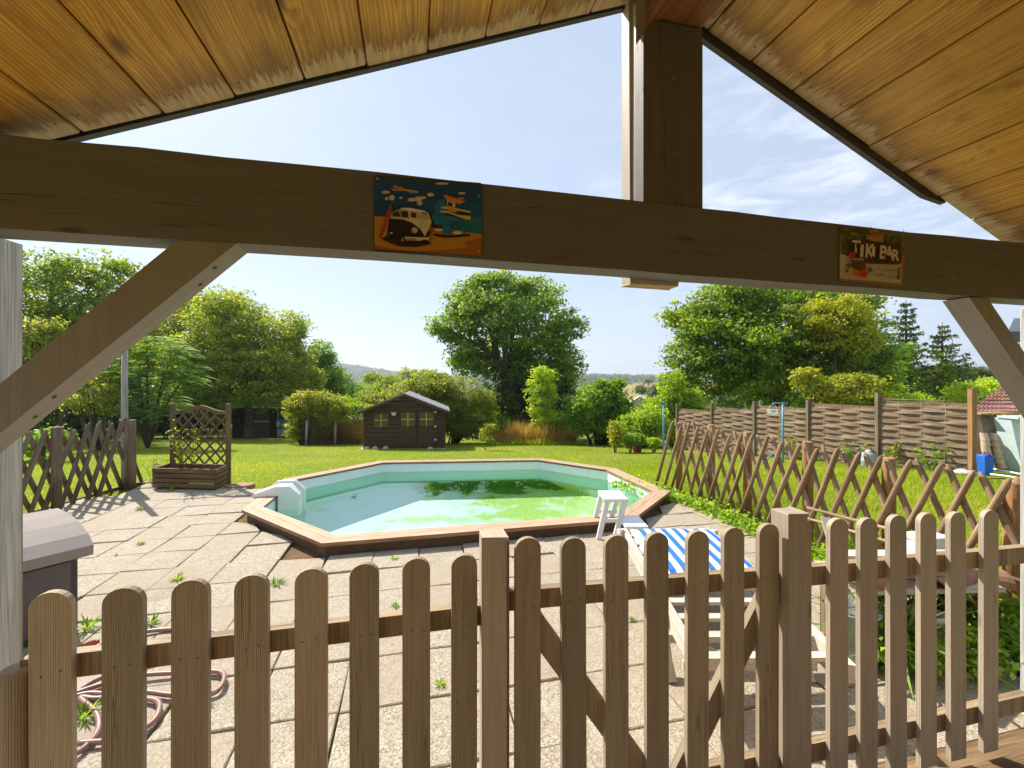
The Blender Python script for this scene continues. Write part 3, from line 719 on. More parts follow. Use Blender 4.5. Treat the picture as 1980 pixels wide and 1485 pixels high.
for nm, fn, ul in (('left_roof_planking', zL, UL), ('right_roof_planking', zR, UR)):
    so = slope(fn, ul, 1).build('roof_planking', [M['planks'], M['barge']], porch)
    nrm = Vector((-(fn(1) - fn(0)), 0, 1)).normalized(); a, b = ul[0], ul[-1]
    m2 = MB(); m2.prism([Vector((a, VE + .012, fn(a))) + nrm * .034, Vector((b, VE + .012, fn(b))) + nrm * .034, Vector((b, VE + .012, fn(b))) + nrm * .075, Vector((a, VE + .012, fn(a))) + nrm * .075], (0, -4.5, 0)); m2.build('roof_covering', M['roofing'], porch)
    m3 = MB()
    if fn is zR:
        b = 2.30; pts_ = [Vector((a + .10, VE + .006, fn(a + .10))) - nrm * .035, Vector((b - .10, VE + .006, fn(b - .10))) - nrm * .032, Vector((b, VE + .006, fn(b) - .004)), Vector((b, VE + .006, fn(b))) + nrm * .033, Vector((a, VE + .006, fn(a))) + nrm * .033, Vector((a, VE + .006, fn(a)))]
    else:
        pts_ = [Vector((a, VE + .006, fn(a))) - nrm * .007, Vector((b, VE + .006, fn(b))) - nrm * .005, Vector((b, VE + .006, fn(b))) + nrm * .033, Vector((a, VE + .006, fn(a))) + nrm * .033]
    m3.prism(pts_, (0, .022, 0)); m3.build('barge_board', M['barge'], porch)

# assumed house wall behind the viewer, added unseen to darken the porch interior
hw = thing('unseen_house_wall', 'unseen rendered house wall added behind the covered porch to keep it dark', 'wall', (0.8, -3.1, 0))
mb = MB(); mb.box(-2.4, 4.4, -3.3, -3.05, -.1, 3.2); mb.build('rendered_face', M['darkwall'], hw)

# ------------------------------------------------------------------ tin signs on the beam
def sign(name, label, corners, art, back, parent_mats):
    c = [pl(px, py, VB - .004) for px, py in corners]
    t = thing(name, label, 'sign', c[3]); cc = sum((p for p in c), Vector()) / 4
    mb = MB(); e = []
    for i in range(4):       # clipped corners
        p, q, r = c[i], c[i - 1], c[(i + 1) % 4]; e += [p + (q - p).normalized() * .006, p + (r - p).normalized() * .006]
    mb.prism([Vector((p.x, VB - .0038, p.z)) for p in e], (0, .0030, 0)); mb.build('tin_plate', back, t)
    am = MB(); mats = []
    for k, (mat, poly) in enumerate(art):
        if mat not in mats: mats.append(mat)
        dep = VB - .0042 - .00022 * k
        pts_ = [pl(px, py, dep) for px, py in poly]
        am.face([Vector((p.x, dep, p.z)) for p in pts_], mi=mats.index(mat))
    am.build('printed_picture', [paint(m) for m in mats], t)
    return t
_pc = {}
def paint(col):
    if col not in _pc: _pc[col] = plain('print_%d' % len(_pc), col, 0.35, 0.10, 60, 0.4, 0, 0.05)
    return _pc[col]
def text_on(t, name, txt, px, py, hpx, col, v, ang=0.0, shear=0.0, wfac=1.0, bold=0.0):
    cv = bpy.data.curves.new(name, 'FONT'); cv.body = txt; cv.shear = shear; cv.offset = bold; cv.size = 1.0
    tmp = bpy.data.objects.new(name, cv); COL.objects.link(tmp); bpy.context.view_layer.update()
    me = bpy.data.meshes.new_from_object(tmp.evaluated_get(bpy.context.evaluated_depsgraph_get())); bpy.data.objects.remove(tmp)
    ca, sa = math.cos(ang), math.sin(ang); sz = hpx / .72
    for vt in me.vertices:
        x, y = vt.co.x * sz * wfac, vt.co.y * sz; p = pl(px + x * ca - y * sa, py - (x * sa + y * ca), v)
        vt.co = (p.x, v, p.z)
    me.materials.clear(); me.materials.append(paint(col)); return link(name, me, t)
def zc(k, x0, y0):            # crop pixels -> photo pixels
    return lambda pts: [(x0 + x * k, y0 + y * k) for x, y in pts]
Z1 = zc(260 / 1980, 700, 320)
def ell(cx, cy, rx, ry, n=14, a0=0, a1=2 * math.pi): return [(cx + rx * math.cos(a0 + (a1 - a0) * i / n), cy + ry * math.sin(a0 + (a1 - a0) * i / n)) for i in range(n)]
SKY1, SKY2, SKY3, CLD = (.012, .075, .27), (.010, .11, .30), (.04, .16, .29), (.62, .52, .36)
SAND, SAND2, SHAD, CREAM, NAVY = (.52, .24, .04), (.36, .13, .02), (.045, .02, .018), (.66, .58, .40), (.022, .018, .035)
TEAL, RED, YEL, ORG, SEA, WHT = (.02, .17, .42), (.40, .07, .02), (.62, .46, .06), (.66, .27, .05), (.01, .19, .22), (.8, .77, .68)
art = [(SKY1, Z1([(182, 168), (1770, 330), (1770, 880), (1000, 800), (182, 745)])),
       (SKY2, Z1([(900, 500), (1768, 560), (1768, 880), (900, 800)])), (SKY3, Z1([(1100, 720), (1768, 770), (1768, 880), (1100, 830)])),
       (SEA, Z1([(1300, 845), (1768, 880), (1768, 1010), (1300, 960)])),
       (SAND, Z1([(182, 745), (330, 748), (760, 900), (1300, 930), (1540, 975), (1768, 1012), (1758, 1330), (182, 1225)])),
       (SAND2, Z1([(182, 1150), (420, 1215), (700, 1250), (1200, 1240), (1760, 1180), (1758, 1330), (182, 1225)])),
       (SAND2, Z1([(1500, 1130), (1768, 1040), (1758, 1180), (1560, 1200)]))]
for e in (ell(350, 390, 60, 22), ell(365, 483, 26, 24), ell(440, 470, 42, 42), ell(575, 472, 26, 16), ell(730, 500, 58, 28), ell(830, 490, 60, 36), ell(850, 550, 40, 36), ell(890, 470, 60, 18), ell(1010, 425, 50, 28), ell(1180, 262, 100, 18), ell(1470, 405, 55, 18), ell(1450, 480, 60, 10)):
    art.append((CLD, Z1(e)))
art += [(SHAD, Z1([(270, 1065), (480, 1010), (960, 1095), (1025, 1150), (820, 1195), (560, 1190), (400, 1130)])),
        (NAVY, Z1([(1040, 1000), (1300, 1030), (1600, 1005), (1590, 1035), (1240, 1062), (1090, 1040)])),
        (TEAL, Z1([(1070, 560), (1190, 400), (1210, 470), (1270, 720), (1070, 720)])), (SKY1, Z1([(1090, 440), (1180, 385), (1200, 500), (1100, 520)])),
        (ORG, Z1([(1205, 430), (1260, 432), (1530, 520), (1440, 565), (1250, 520)])), (RED, Z1([(1230, 420), (1260, 428), (1530, 518), (1525, 530), (1255, 445)])),
        (CREAM, Z1([(1245, 515), (1370, 545), (1370, 610), (1262, 600)])), (SHAD, Z1([(1258, 528), (1335, 545), (1335, 600), (1270, 596)])),
        (YEL, Z1([(1165, 605), (1250, 595), (1600, 670), (1605, 695), (1260, 640), (1170, 628)])), (YEL, Z1([(1160, 660), (1260, 660), (1400, 720), (1600, 740), (1600, 795), (1540, 795), (1250, 690), (1160, 685)])),
        (SHAD, Z1([(1400, 690), (1590, 710), (1590, 730), (1400, 706)])), (ORG, Z1([(1270, 620), (1390, 650), (1390, 690), (1280, 668)])),
        (TEAL, Z1([(1030, 715), (1290, 740), (1530, 800), (1530, 830), (1290, 800), (1030, 800)])), (TEAL, Z1([(1050, 780), (1280, 800), (1280, 1000), (1190, 1000), (1180, 870), (1060, 870)])),
        (TEAL, Z1([(1275, 800), (1310, 800), (1300, 1030), (1280, 1030)])), (TEAL, Z1([(1465, 820), (1490, 820), (1500, 1005), (1480, 1005)])), (TEAL, Z1([(1515, 820), (1535, 820), (1530, 1000), (1515, 1000)])),
        (TEAL, Z1([(1310, 850), (1330, 850), (1470, 990), (1450, 995)])), (TEAL, Z1([(1310, 980), (1300, 960), (1440, 840), (1460, 850)])),
        (CREAM, Z1(ell(1130, 945, 65, 20))), (CREAM, Z1(ell(1410, 985, 70, 26))), (RED, Z1([(1130, 860), (1150, 860), (1150, 930), (1135, 930)])),
        # camper van
        (NAVY, Z1([(390, 780), (560, 790), (720, 830), (820, 880), (930, 1040), (990, 930), (1010, 960), (985, 1070), (600, 1080), (560, 1060), (400, 1050), (375, 960)])),
        (CREAM, Z1([(430, 690), (560, 640), (600, 615), (700, 625), (900, 665), (980, 705), (1025, 830), (985, 930), (925, 1040), (860, 930), (740, 840), (600, 790), (420, 775)])),
        ((.30, .27, .20), Z1([(440, 690), (560, 650), (680, 665), (700, 780), (600, 770), (440, 755)])),
        (SHAD, Z1([(455, 690), (540, 665), (560, 745), (460, 745)])), (SHAD, Z1([(575, 670), (670, 672), (680, 755), (590, 755)])),
        ((.45, .40, .30), Z1([(700, 672), (860, 690), (885, 790), (715, 770)])), (SHAD, Z1([(715, 690), (790, 695), (800, 765), (730, 760)])), ((.45, .40, .30), Z1([(870, 700), (960, 720), (990, 795), (900, 790)])),
        (WHT, Z1([(590, 622), (700, 618), (905, 660), (975, 695), (880, 685), (700, 655)])), (SHAD, Z1([(880, 680), (960, 695), (955, 712), (885, 700)])),
        ((.20, .18, .12), Z1(ell(775, 950, 52, 50))), ((.50, .46, .34), Z1(ell(775, 950, 42, 40))), ((.35, .10, .05), Z1(ell(1015, 935, 26, 44))),
        ((.50, .44, .30), Z1(ell(905, 880, 34, 36))), (CREAM, Z1(ell(905, 880, 28, 30))),
        (CREAM, Z1([(600, 1045), (960, 1055), (990, 1040), (985, 1085), (930, 1105), (620, 1095)])), (SHAD, Z1([(640, 1072), (790, 1075), (790, 1088), (645, 1086)])),
        ((.02, .02, .02), Z1(ell(600, 1090, 36, 62))), ((.30, .27, .2), Z1(ell(596, 1090, 16, 34))), ((.02, .02, .02), Z1(ell(915, 1105, 36, 18))),
        # surfboard leaning on the van
        (RED, Z1([(245, 1055), (330, 790), (400, 620), (425, 560), (438, 640), (390, 860), (330, 1000), (285, 1070)])), (CREAM, Z1([(290, 1065), (350, 960), (400, 820), (380, 900), (330, 1030)])), ((.75, .70, .55), Z1(ell(432, 990, 20, 10))),
        (ORG, Z1([(420, 330), (470, 348), (760, 360), (720, 372), (460, 366)]))]
s1 = sign('tin_sign', 'wide tin sign showing a camper van, surfboard and lifeguard tower on a beach', [(723, 338), (933, 353), (933, 492), (722, 486)], art, paint((.05, .06, .07)), None)
text_on(s1, 'lettering', 'Volkswagen', 700 + 440 * 260 / 1980, 320 + 330 * 260 / 1980, 7.5, (.75, .42, .14), VB - .0042 - .00022 * 75, R(-12), 0.35, 1.02, 0.008)
for (px, py) in ((730, 345), (927, 378), (730, 471), (926, 484)):
    m = MB(); m.lathe(pl(px, py, VB - .0215), [(0, .002), (.003, .0015), (.0035, 0)], 10, axis=(0, -1, 0)); m.build('screw', M['steel'], s1)
Z2 = zc(180 / 1782, 1600, 420)
GR, GR2, BRN, PALE, RUST = (.10, .13, .035), (.17, .19, .05), (.055, .025, .012), (.55, .48, .38), (.36, .16, .04)
art = [(PALE, Z2([(245, 185), (1490, 400), (1440, 1310), (235, 1195)])),
       (GR, Z2([(245, 185), (1490, 400), (1480, 760), (1390, 900), (1100, 700), (480, 640), (400, 740), (250, 700)])),
       (RUST, Z2([(235, 1150), (330, 1175), (1450, 1265), (1440, 1320), (235, 1205)])), (RUST, Z2([(1425, 760), (1488, 640), (1440, 1310), (1400, 1290)]))]
for i in range(26):
    x, y = random.choice([(random.uniform(255, 520), random.uniform(215, 640)), (random.uniform(1080, 1460), random.uniform(300, 560)), (random.uniform(400, 800), random.uniform(220, 330))])
    a = random.uniform(0, 6.28); l = random.uniform(50, 95); c, s = math.cos(a), math.sin(a)
    art.append((random.choice((GR2, (.06, .09, .03), (.22, .21, .06))), Z2([(x - l * c, y - l * s), (x - s * 22, y + c * 22), (x + l * c, y + l * s), (x + s * 22, y - c * 22)])))
art += [((.33, .17, .05), Z2([(740, 330), (1080, 300), (1075, 480), (900, 470), (740, 420)])), ((.45, .16, .04), Z2([(830, 235), (960, 225), (985, 300), (800, 300)])),
        (BRN, Z2([(470, 410), (740, 450), (1100, 490), (1390, 500), (1425, 740), (1380, 905), (740, 880), (560, 850), (450, 700), (470, 560)])),
        ((.09, .04, .02), Z2([(480, 830), (1385, 880), (1380, 905), (740, 882)])),
        ((.12, .045, .02), Z2([(480, 800), (720, 810), (735, 985), (600, 1030), (480, 960)])), (PALE, Z2(ell(600, 800, 104, 24))), ((.36, .20, .14), Z2(ell(605, 803, 76, 14))),
        ((.05, .14, .05), Z2([(350, 905), (460, 870), (480, 920), (400, 945)])), ((.05, .14, .05), Z2([(760, 1010), (820, 950), (880, 1010), (800, 1050)])), ((.05, .14, .05), Z2([(330, 1050), (400, 960), (420, 1040)]))]
for cx, cy2, r, col in ((470, 725, 66, (.55, .03, .05)), (455, 1030, 62, (.66, .36, .03)), (555, 1060, 64, (.66, .14, .12)), (690, 1070, 92, (.60, .03, .03))):
    for k in range(5):
        a = k * 1.257 + cx; art.append((col, Z2(ell(cx + math.cos(a) * r * .55, cy2 + math.sin(a) * r * .55, r * .5, r * .5, 9))))
    art.append((mul(col, .6), Z2(ell(cx, cy2, r * .22, r * .22, 8))))
art += [((.10, .20, .14), Z2([(1345, 950), (1395, 955), (1385, 1190), (1330, 1190)])), ((.04, .12, .06), Z2([(1340, 1040), (1390, 1045), (1385, 1190), (1330, 1190)]))]
s2 = sign('tin_sign', 'small rusty tin sign reading TIKI BAR with flowers and a coconut cup', [(1624, 438), (1751, 460), (1746, 553), (1623, 541)], art, paint((.20, .10, .04)), None)
v2 = VB - .0042 - .00022 * 82
k2 = 180 / 1782
for ch, x, y, h, w in (('T', 465, 660, 230, 1.0), ('I', 605, 745, 230, 1.5), ('K', 712, 755, 260, .9), ('I', 830, 765, 215, 1.5), ('B', 985, 780, 255, .95), ('A', 1098, 775, 235, .9), ('R', 1228, 815, 210, .95)):
    text_on(s2, 'lettering', ch, 1600 + x * k2, 420 + y * k2, h * k2, (.66, .57, .45), v2, R(-4), 0, w * .8, 0.03)
text_on(s2, 'lettering', 'Aloha', 1600 + 790 * k2, 420 + 430 * k2, 8.0, (.62, .36, .04), v2, R(-4), .35, .95, .008)
text_on(s2, 'lettering', "IT'S ALWAYS", 1600 + 905 * k2, 420 + 1020 * k2, 6.2, (.12, .10, .08), v2, R(-5), 0, .88, .004)
text_on(s2, 'lettering', 'HAPPY HOUR!', 1600 + 880 * k2, 420 + 1130 * k2, 7.2, (.12, .10, .08), v2, R(-6), 0, .80, .006)
for (px, py) in ((1627, 536), (1742, 548)):
    m = MB(); m.lathe(pl(px, py, v2 - .0005), [(0, .002), (.003, .0015), (.0035, 0)], 10, axis=(0, -1, 0)); m.build('screw', M['steel'], s2)

# ------------------------------------------------------------------ picket fence and gate
def picket(u0, u1, z0, z1, v0=VB, th=.019, parent=None, name='picket'):
    mb = MB(); w = u1 - u0; r = w * .44; pts_ = [(u0, v0, z0), (u1, v0, z0)]
    for k in range(11):
        a = math.pi * k / 10; pts_.append(((u0 + u1) / 2 + w / 2 * math.cos(a), v0, z1 - r + r * math.sin(a)))
    lean = random.gauss(0, .0025); pts_ = [(x + lean * (z - z0), v, z) for x, v, z in pts_]
    mb.prism(pts_, (0, th, 0)); o = mb.build(name, M['picket'], parent, bevel=.0022)
    return o
def rail(u0, z0, u1, z1, h=.062, v=VB + .020, parent=None, t=.032):
    mb = MB(); mb.prism([(u0, v, z0 - h / 2), (u1, v, z1 - h / 2), (u1, v, z1 + h / 2), (u0, v, z0 + h / 2)], (0, t, 0)); return mb.build('rail', M['rail'], parent, bevel=.003)
def nails(u, z, parent):
    for du in (-.018, .018):
        m = MB(); m.lathe((u + du + random.gauss(0, .003), VB - .0002, z + random.gauss(0, .006)), [(0, .0006), (.0024, .0005), (.0026, 0)], 8, axis=(0, -1, 0)); m.build('nail', M['barge'], parent)
f1 = thing('picket_fence', 'weathered picket fence section with eight pickets left of the gate', 'fence', (-.4, VB, 0))
for a, b, t in ((57, 140, 1145), (195, 275, 1137), (329, 401, 1122), (454, 520, 1112), (569, 632, 1100), (676, 733, 1090), (778, 832, 1080), (872, 922, 1073)):
    u0, u1 = pl(a, 0, VB).x, pl(b, 0, VB).x; p = picket(u0, u1, .055, pl((a + b) / 2, t, VB).z, parent=f1); nails((u0 + u1) / 2, .857, p)
rail(-.97, .858, .212, .863, parent=f1); rail(-.97, .2, .212, .2, parent=f1)
mb = MB(); mb.tube([(-.978, VB + .02, .03), (-.978, VB + .02, .862), (-.978, VB + .02, .872)], [.036, .036, .026], 16); mb.build('end_post', M['picket'], f1)
mb = MB(); mb.box(.207, .2825, VB - .022, VB + .055, 0.03, 1.117, along=2); mb.build('gate_post', M['fencepaint'], f1, bevel=.004)
gt = thing('picket_gate', 'picket gate with seven pickets and crossing diagonal braces', 'gate', (.8, VB, 0))
for a, b, t in ((996, 1045, 1040), (1088, 1133, 1040), (1171, 1216, 1035), (1251, 1293, 1030), (1329, 1371, 1027), (1400, 1441, 1020), (1468, 1509, 1013)):
    u0, u1 = pl(a, 0, VB).x, pl(b, 0, VB).x; u1 = u0 + .083; p = picket(u0, u1, .06, pl((a + b) / 2, t, VB).z, parent=gt); nails((u0 + u1) / 2, .885, p)
rail(.296, .897, 1.325, .872, parent=gt); rail(.296, .2, 1.325, .2, parent=gt)
for (ua, za, ub, zb_) in ((.36, .845, .83, .17), (1.30, .845, .88, .17)):
    mb = MB(); d = Vector((ub - ua, 0, zb_ - za)).normalized(); n_ = Vector((-d.z, 0, d.x)) * .037
    a, b = Vector((ua, VB + .0205, za)), Vector((ub, VB + .0205, zb_)); mb.prism([a - n_, b - n_, b + n_, a + n_], (0, .028, 0)); mb.build('diagonal_brace', M['picket'], gt, bevel=.003)
mb = MB(); mb.box(.2845, .2975, VB + .012, VB + .05, .06, 1.09, along=2); mb.build('gate_stile', M['picket'], gt, bevel=.003)
m = MB(); m.lathe((pl(1273, 1060, VB).x, VB - .0004, pl(1273, 1060, VB).z), [(.010, .0006), (.0118, .0008), (.0125, 0)], 20, axis=(0, -1, 0)); m.build('wood_plug', M['rail'], gt)
f2 = thing('picket_fence', 'taupe picket fence section with six pickets beside the square gate post on the right', 'fence', (2.0, VB, 0))
for a, b, t in ((1605, 1637, 1003), (1664, 1697, 1002), (1722, 1754, 996), (1781, 1813, 992), (1839, 1872, 990), (1902, 1931, 986)):
    u0, u1 = pl(a, 0, VB).x, pl(b, 0, VB).x; u1 = u0 + .083; p = picket(u0, u1, .056, pl((a + b) / 2, t, VB).z, parent=f2); p.data.materials[0] = M['fencepaint']
rail(1.42, .862, 2.6, .842, h=.070, parent=f2); rail(1.42, .197, 2.6, .203, h=.070, parent=f2)
u0 = pl(1526, 0, VB - .03).x
mb = MB(); mb.box(u0, u0 + .083, VB - .03, VB + .053, .03, 1.117, along=2); mb.build('gate_post', M['fencepaint'], f2, bevel=.004)
pk = picket(u0 + .086, u0 + .135, .056, 1.075, VB + .006, .045, parent=f2); pk.data.materials[0] = M['fencepaint']

# ------------------------------------------------------------------ crossed-pole garden fences
def jaeger(name, label, line, k0, k1, posts, pole_mat, post_mat, H_=1.0, pr=.022):
    (ua, va), (ub, vb) = line; dv = Vector((ub - ua, vb - va, 0)); L = dv.length; dv /= L; nrm = Vector((dv.y, -dv.x, 0))
    t = thing(name, label, 'fence', (ua, va, 0))
    for i in range(k0, k1):
        s = .19 * i + random.gauss(0, .012)
        for sg in (1, -1):
            r = pr * random.uniform(.88, 1.1); hh = H_ + random.gauss(0, .015); lean = .43 + random.gauss(0, .015)
            tp = Vector((ua, va, 0)) + dv * s; bt = tp + dv * lean * sg
            off = nrm * (-pr if sg > 0 else pr)
            tp = tp + off + Vector((0, 0, hh)); bt = bt + off + Vector((0, 0, -.03)); d = (tp - bt).normalized()
            mid = tp.lerp(bt, .5) + Vector((random.gauss(0, .006), random.gauss(0, .006), 0))
            mb = MB(); mb.tube([bt, mid, tp - d * .07, tp - d * .03, tp], [r * .95, r, r, r * .8, r * .25], 9); mb.build('pole', pole_mat, t)
    for s, hz, w in posts:
        p = Vector((ua, va, 0)) + dv * s + nrm * .10; mb = MB(); mb.tube([p - Vector((0, 0, .1)), p + Vector((0, 0, hz - .01)), p + Vector((0, 0, hz))], [w, w, w * .86], 14); mb.build('post', post_mat, t)
    return t
ja = jaeger('lattice_fence', 'reddish brown crossed pole lattice fence along the right edge of the paving', ((3.64, 1.97), (3.62, 5.72)), 0, 20, [(.06, .95, .05), (.81, .97, .046), (1.55, 1.0, .046), (2.33, 1.0, .046), (2.95, 1.02, .046), (3.64, .98, .046)], M['jaeger'], M['jpost'])
mb = MB()
for z, c in ((.40, .022), (.30, .016)): mb.tube([(3.55, 1.75, z + .1), (3.58, 2.6, z + .05), (3.60, 3.4, z)], [.014] * 3, 6)
mb.build('horizontal_rod', M['rail'], ja)
jb = jaeger('lattice_fence', 'grey brown crossed pole lattice fence on the lawn edge behind the white porch post', ((-4.63, 4.55), (-4.14, 7.74)), 0, 17, [(.35, 1.0, .05), (1.94, 1.02, .05), (3.10, 1.0, .05)], M['jaegerold'], M['jaegerold'], 1.0, .026)
tp = thing('wooden_pole', 'tall pale weathered pole tied to the end of the left lattice fence', 'pole', gnd(243, 942))
mb = MB(); a = gnd(241, 941); top = at(241, 676, (H) * F / (941 - HY)); mb.tube([a - Vector((0, 0, .1)), a.lerp(top, .5), top], [.043, .042, .036], 12); mb.build('shaft', M['greypost'], tp)
mb = MB(); q = a.lerp(top, .49); mb.tube([q + Vector((.05, -.04, .02)), q + Vector((.0, -.05, -.03)), q + Vector((-.05, -.03, .01))], .012, 6); mb.build('tie', M['wire'], tp)

# ------------------------------------------------------------------ planter with trellis
pb = [gnd(297, 944), gnd(416, 948), gnd(440, 936)]; A_, B_, C_ = pb; D_ = A_ + (C_ - B_)
pt = thing('trellis_planter', 'dark brown slatted planter box with an arched diamond trellis', 'planter', (A_ + C_) / 2)
def wall(mb, p, q, z0, z1, t=.03):
    n = 4; h = (z1 - z0) / n
    for k in range(n): mb.beam(Vector((p.x, p.y, z0 + h * (k + .5))), Vector((q.x, q.y, z0 + h * (k + .5))), t, h - .010)
mb = MB(); z1 = .305
for p, q in ((A_, B_), (B_, C_), (C_, D_), (D_, A_)): wall(mb, p, q, .02, z1)
mb.build('planter_box', M['planter'], pt, bevel=.004)
mb = MB(); cxy = (A_ + C_) / 2; mb.face([Vector((p.x, p.y, .24)) for p in (A_, B_, C_, D_)]); mb.build('potting_soil', M['soil'], pt)
zp = 1.19; L0 = D_ + Vector((.04, 0.02, 0)); R0 = C_ + Vector((0, .03, 0)); ez = (R0 - L0).normalized(); W_ = (R0 - L0).length
for p in (L0, R0):
    mb = MB(); mb.beam(p + Vector((0, 0, .0)), p + Vector((0, 0, zp + .01)), .062, .055, up=(0, 1, 0)); mb.lathe(p + Vector((0, 0, zp + .01)), [(.032, 0), (.034, .012), (.02, .03), (0, .036)], 10); mb.build('trellis_post', M['planter'], pt, bevel=.004)
def arch(s): return zp - .11 + .095 * math.exp(-((s - .5) / .24) ** 2)
mb = MB(); pth = [L0 + ez * (W_ * s) + Vector((0, 0, arch(s))) for s in np.linspace(.02, .98, 17)]
for p, q in zip(pth[:-1], pth[1:]): mb.beam(p, q + (q - p) * .02, .035, .055)
mb.build('arched_rail', M['planter'], pt)
for sg in (1, -1):
    mb = MB(); sp = .185
    for k in range(-9, 16):
        x0 = k * sp; a = None; pts_ = []
        for i in range(60):
            z = .30 + i * .015; x = x0 + sg * (z - .3) * .98 + (0 if sg > 0 else .35)
            if .02 < x < W_ - .02 and z < arch(x / W_) - .01: pts_.append((x, z))
        if len(pts_) > 3:
            p, q = pts_[0], pts_[-1]; off = Vector((0, -.007 * sg, 0)); mb.beam(L0 + ez * p[0] + off + Vector((0, 0, p[1])), L0 + ez * q[0] + off + Vector((0, 0, q[1])), .010, .026)
    mb.build('trellis_laths', M['planter'], pt)
def stems(name, label, cat, base, n, hgt, spread, mat, lsz, per, seed, group=None, r=.004):
    rs = random.Random(seed); t = thing(name, label, cat, base, group); mb = MB(); C, Nn = [], []
    for _ in range(n):
        a = rs.uniform(0, 6.28); L = hgt * rs.uniform(.6, 1.1); e = Vector(base) + Vector((math.cos(a) * spread * rs.random(), math.sin(a) * spread * rs.random(), L)); b = Vector(base) + Vector((math.cos(a), math.sin(a), 0)) * spread * .2
        m = b.lerp(e, .5) + Vector((rs.gauss(0, .04), rs.gauss(0, .04), .03)) * hgt; mb.tube([b, m, e], [r, r * .8, r * .3], 5)
        for _ in range(per):
            f = rs.uniform(.25, 1.0); p = b.lerp(m, f * 2) if f < .5 else m.lerp(e, f * 2 - 1); C.append(p + Vector((rs.gauss(0, .03), rs.gauss(0, .03), rs.gauss(0, .02)))); Nn.append(Vector((rs.gauss(0, .7), rs.gauss(0, .7), .7)).normalized())
    mb.build('stems', M['wire'] if mat == 'olive' else M['greypost'] if mat == 'straw' else M['hedge'], t)
    C = np.array(C); Nn = np.array(Nn); V = leaf_quads(C, Nn, RNG.uniform(.6, 1.3, len(C)) * lsz, .5); quads_mesh('leaves', V, RNG.normal(.5, .2, len(C)), M[mat], t); return t
stems('climbing_rose', 'sparse half dead climbing plant in the trellis planter', 'plant', (A_ + B_ + C_ + D_) / 4 + Vector((-.05, .02, .24)), 9, .75, .38, 'olive', .06, 14, 3)
stems('dry_weed', 'thin dry seeding weed beside the left end of the planter', 'plant', gnd(300, 935), 9, .42, .22, 'olive', .035, 10, 4)
t = thing('broken_tile', 'flat broken orange clay tile lying beside the planter', 'tile', gnd(462, 942))
mb = MB(); c = gnd(462, 941); mb.prism([c + Vector((math.cos(a) * r * 1.25, math.sin(a) * r, .004)) for a, r in zip(np.linspace(0, 5.6, 8), (.16, .13, .15, .12, .15, .14, .12, .15))], (0, 0, .03)); mb.build('slab', M['terracotta'], t, bevel=.004)

# ------------------------------------------------------------------ swimming pool
ctr = sum(OUT, Vector()) / 8
pool = thing('swimming_pool', 'octagonal garden pool with wooden coping and pale blue liner', 'pool', (ctr.x, ctr.y, 0))
INL = inset(OUT, 0.185); SPL = inset(OUT, 0.10)
for i in range(8):
    j = (i + 1) % 8; zt_ = ZC
    mb = MB(); g = .0015; dirv = (OUT[j] - OUT[i]).normalized()
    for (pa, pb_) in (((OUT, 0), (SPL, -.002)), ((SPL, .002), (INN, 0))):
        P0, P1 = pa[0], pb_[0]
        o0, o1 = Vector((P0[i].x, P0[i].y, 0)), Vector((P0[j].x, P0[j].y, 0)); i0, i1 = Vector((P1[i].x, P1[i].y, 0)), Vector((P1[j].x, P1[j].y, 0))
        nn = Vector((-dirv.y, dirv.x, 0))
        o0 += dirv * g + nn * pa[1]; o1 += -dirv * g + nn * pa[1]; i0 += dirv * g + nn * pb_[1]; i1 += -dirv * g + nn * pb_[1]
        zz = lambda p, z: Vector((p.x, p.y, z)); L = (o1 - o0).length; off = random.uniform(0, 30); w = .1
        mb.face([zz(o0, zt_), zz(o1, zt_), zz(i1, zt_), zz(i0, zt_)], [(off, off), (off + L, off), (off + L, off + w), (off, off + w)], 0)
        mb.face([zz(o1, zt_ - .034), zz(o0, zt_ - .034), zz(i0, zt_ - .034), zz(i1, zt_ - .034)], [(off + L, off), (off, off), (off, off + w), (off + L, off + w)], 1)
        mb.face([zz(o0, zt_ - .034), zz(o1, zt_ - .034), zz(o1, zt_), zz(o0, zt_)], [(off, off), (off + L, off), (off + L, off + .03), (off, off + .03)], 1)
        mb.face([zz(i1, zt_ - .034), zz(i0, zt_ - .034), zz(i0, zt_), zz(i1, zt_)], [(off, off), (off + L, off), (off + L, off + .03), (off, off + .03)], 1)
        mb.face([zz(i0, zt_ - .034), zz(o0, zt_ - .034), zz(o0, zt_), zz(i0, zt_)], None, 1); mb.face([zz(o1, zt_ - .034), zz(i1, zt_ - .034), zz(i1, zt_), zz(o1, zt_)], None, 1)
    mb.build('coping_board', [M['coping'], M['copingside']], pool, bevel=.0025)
ZW, ZF = -0.062, -1.10
mb = MB()
for i in range(8):
    j = (i + 1) % 8; a, b = INL[i], INL[j]
    mb.face([(a.x, a.y, ZF), (b.x, b.y, ZF), (b.x, b.y, ZC - .036), (a.x, a.y, ZC - .036)])
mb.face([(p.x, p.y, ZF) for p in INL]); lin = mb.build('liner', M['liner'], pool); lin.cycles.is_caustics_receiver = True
mb = MB()
for i in range(8):
    j = (i + 1) % 8; a, b = SHELL[i], SHELL[j]; mb.face([(b.x, b.y, -.9), (a.x, a.y, -.9), (a.x, a.y, ZC - .036), (b.x, b.y, ZC - .036)])
mb.build('shell_wall', M['shell'], pool)
mb = MB()
prof = [(-1.985, ZC + .004), (-1.935, .165), (-1.70, .245), (-1.53, .245), (-1.41, .13), (-1.41, -.32), (-1.66, -.32), (-1.66, ZC + .004)]
mb.prism([(u, 6.06, z) for u, z in prof], (0, .19, 0))
sk = mb.build('skimmer_box', M['skim'], pool, bevel=.006); sk.cycles.is_caustics_receiver = True
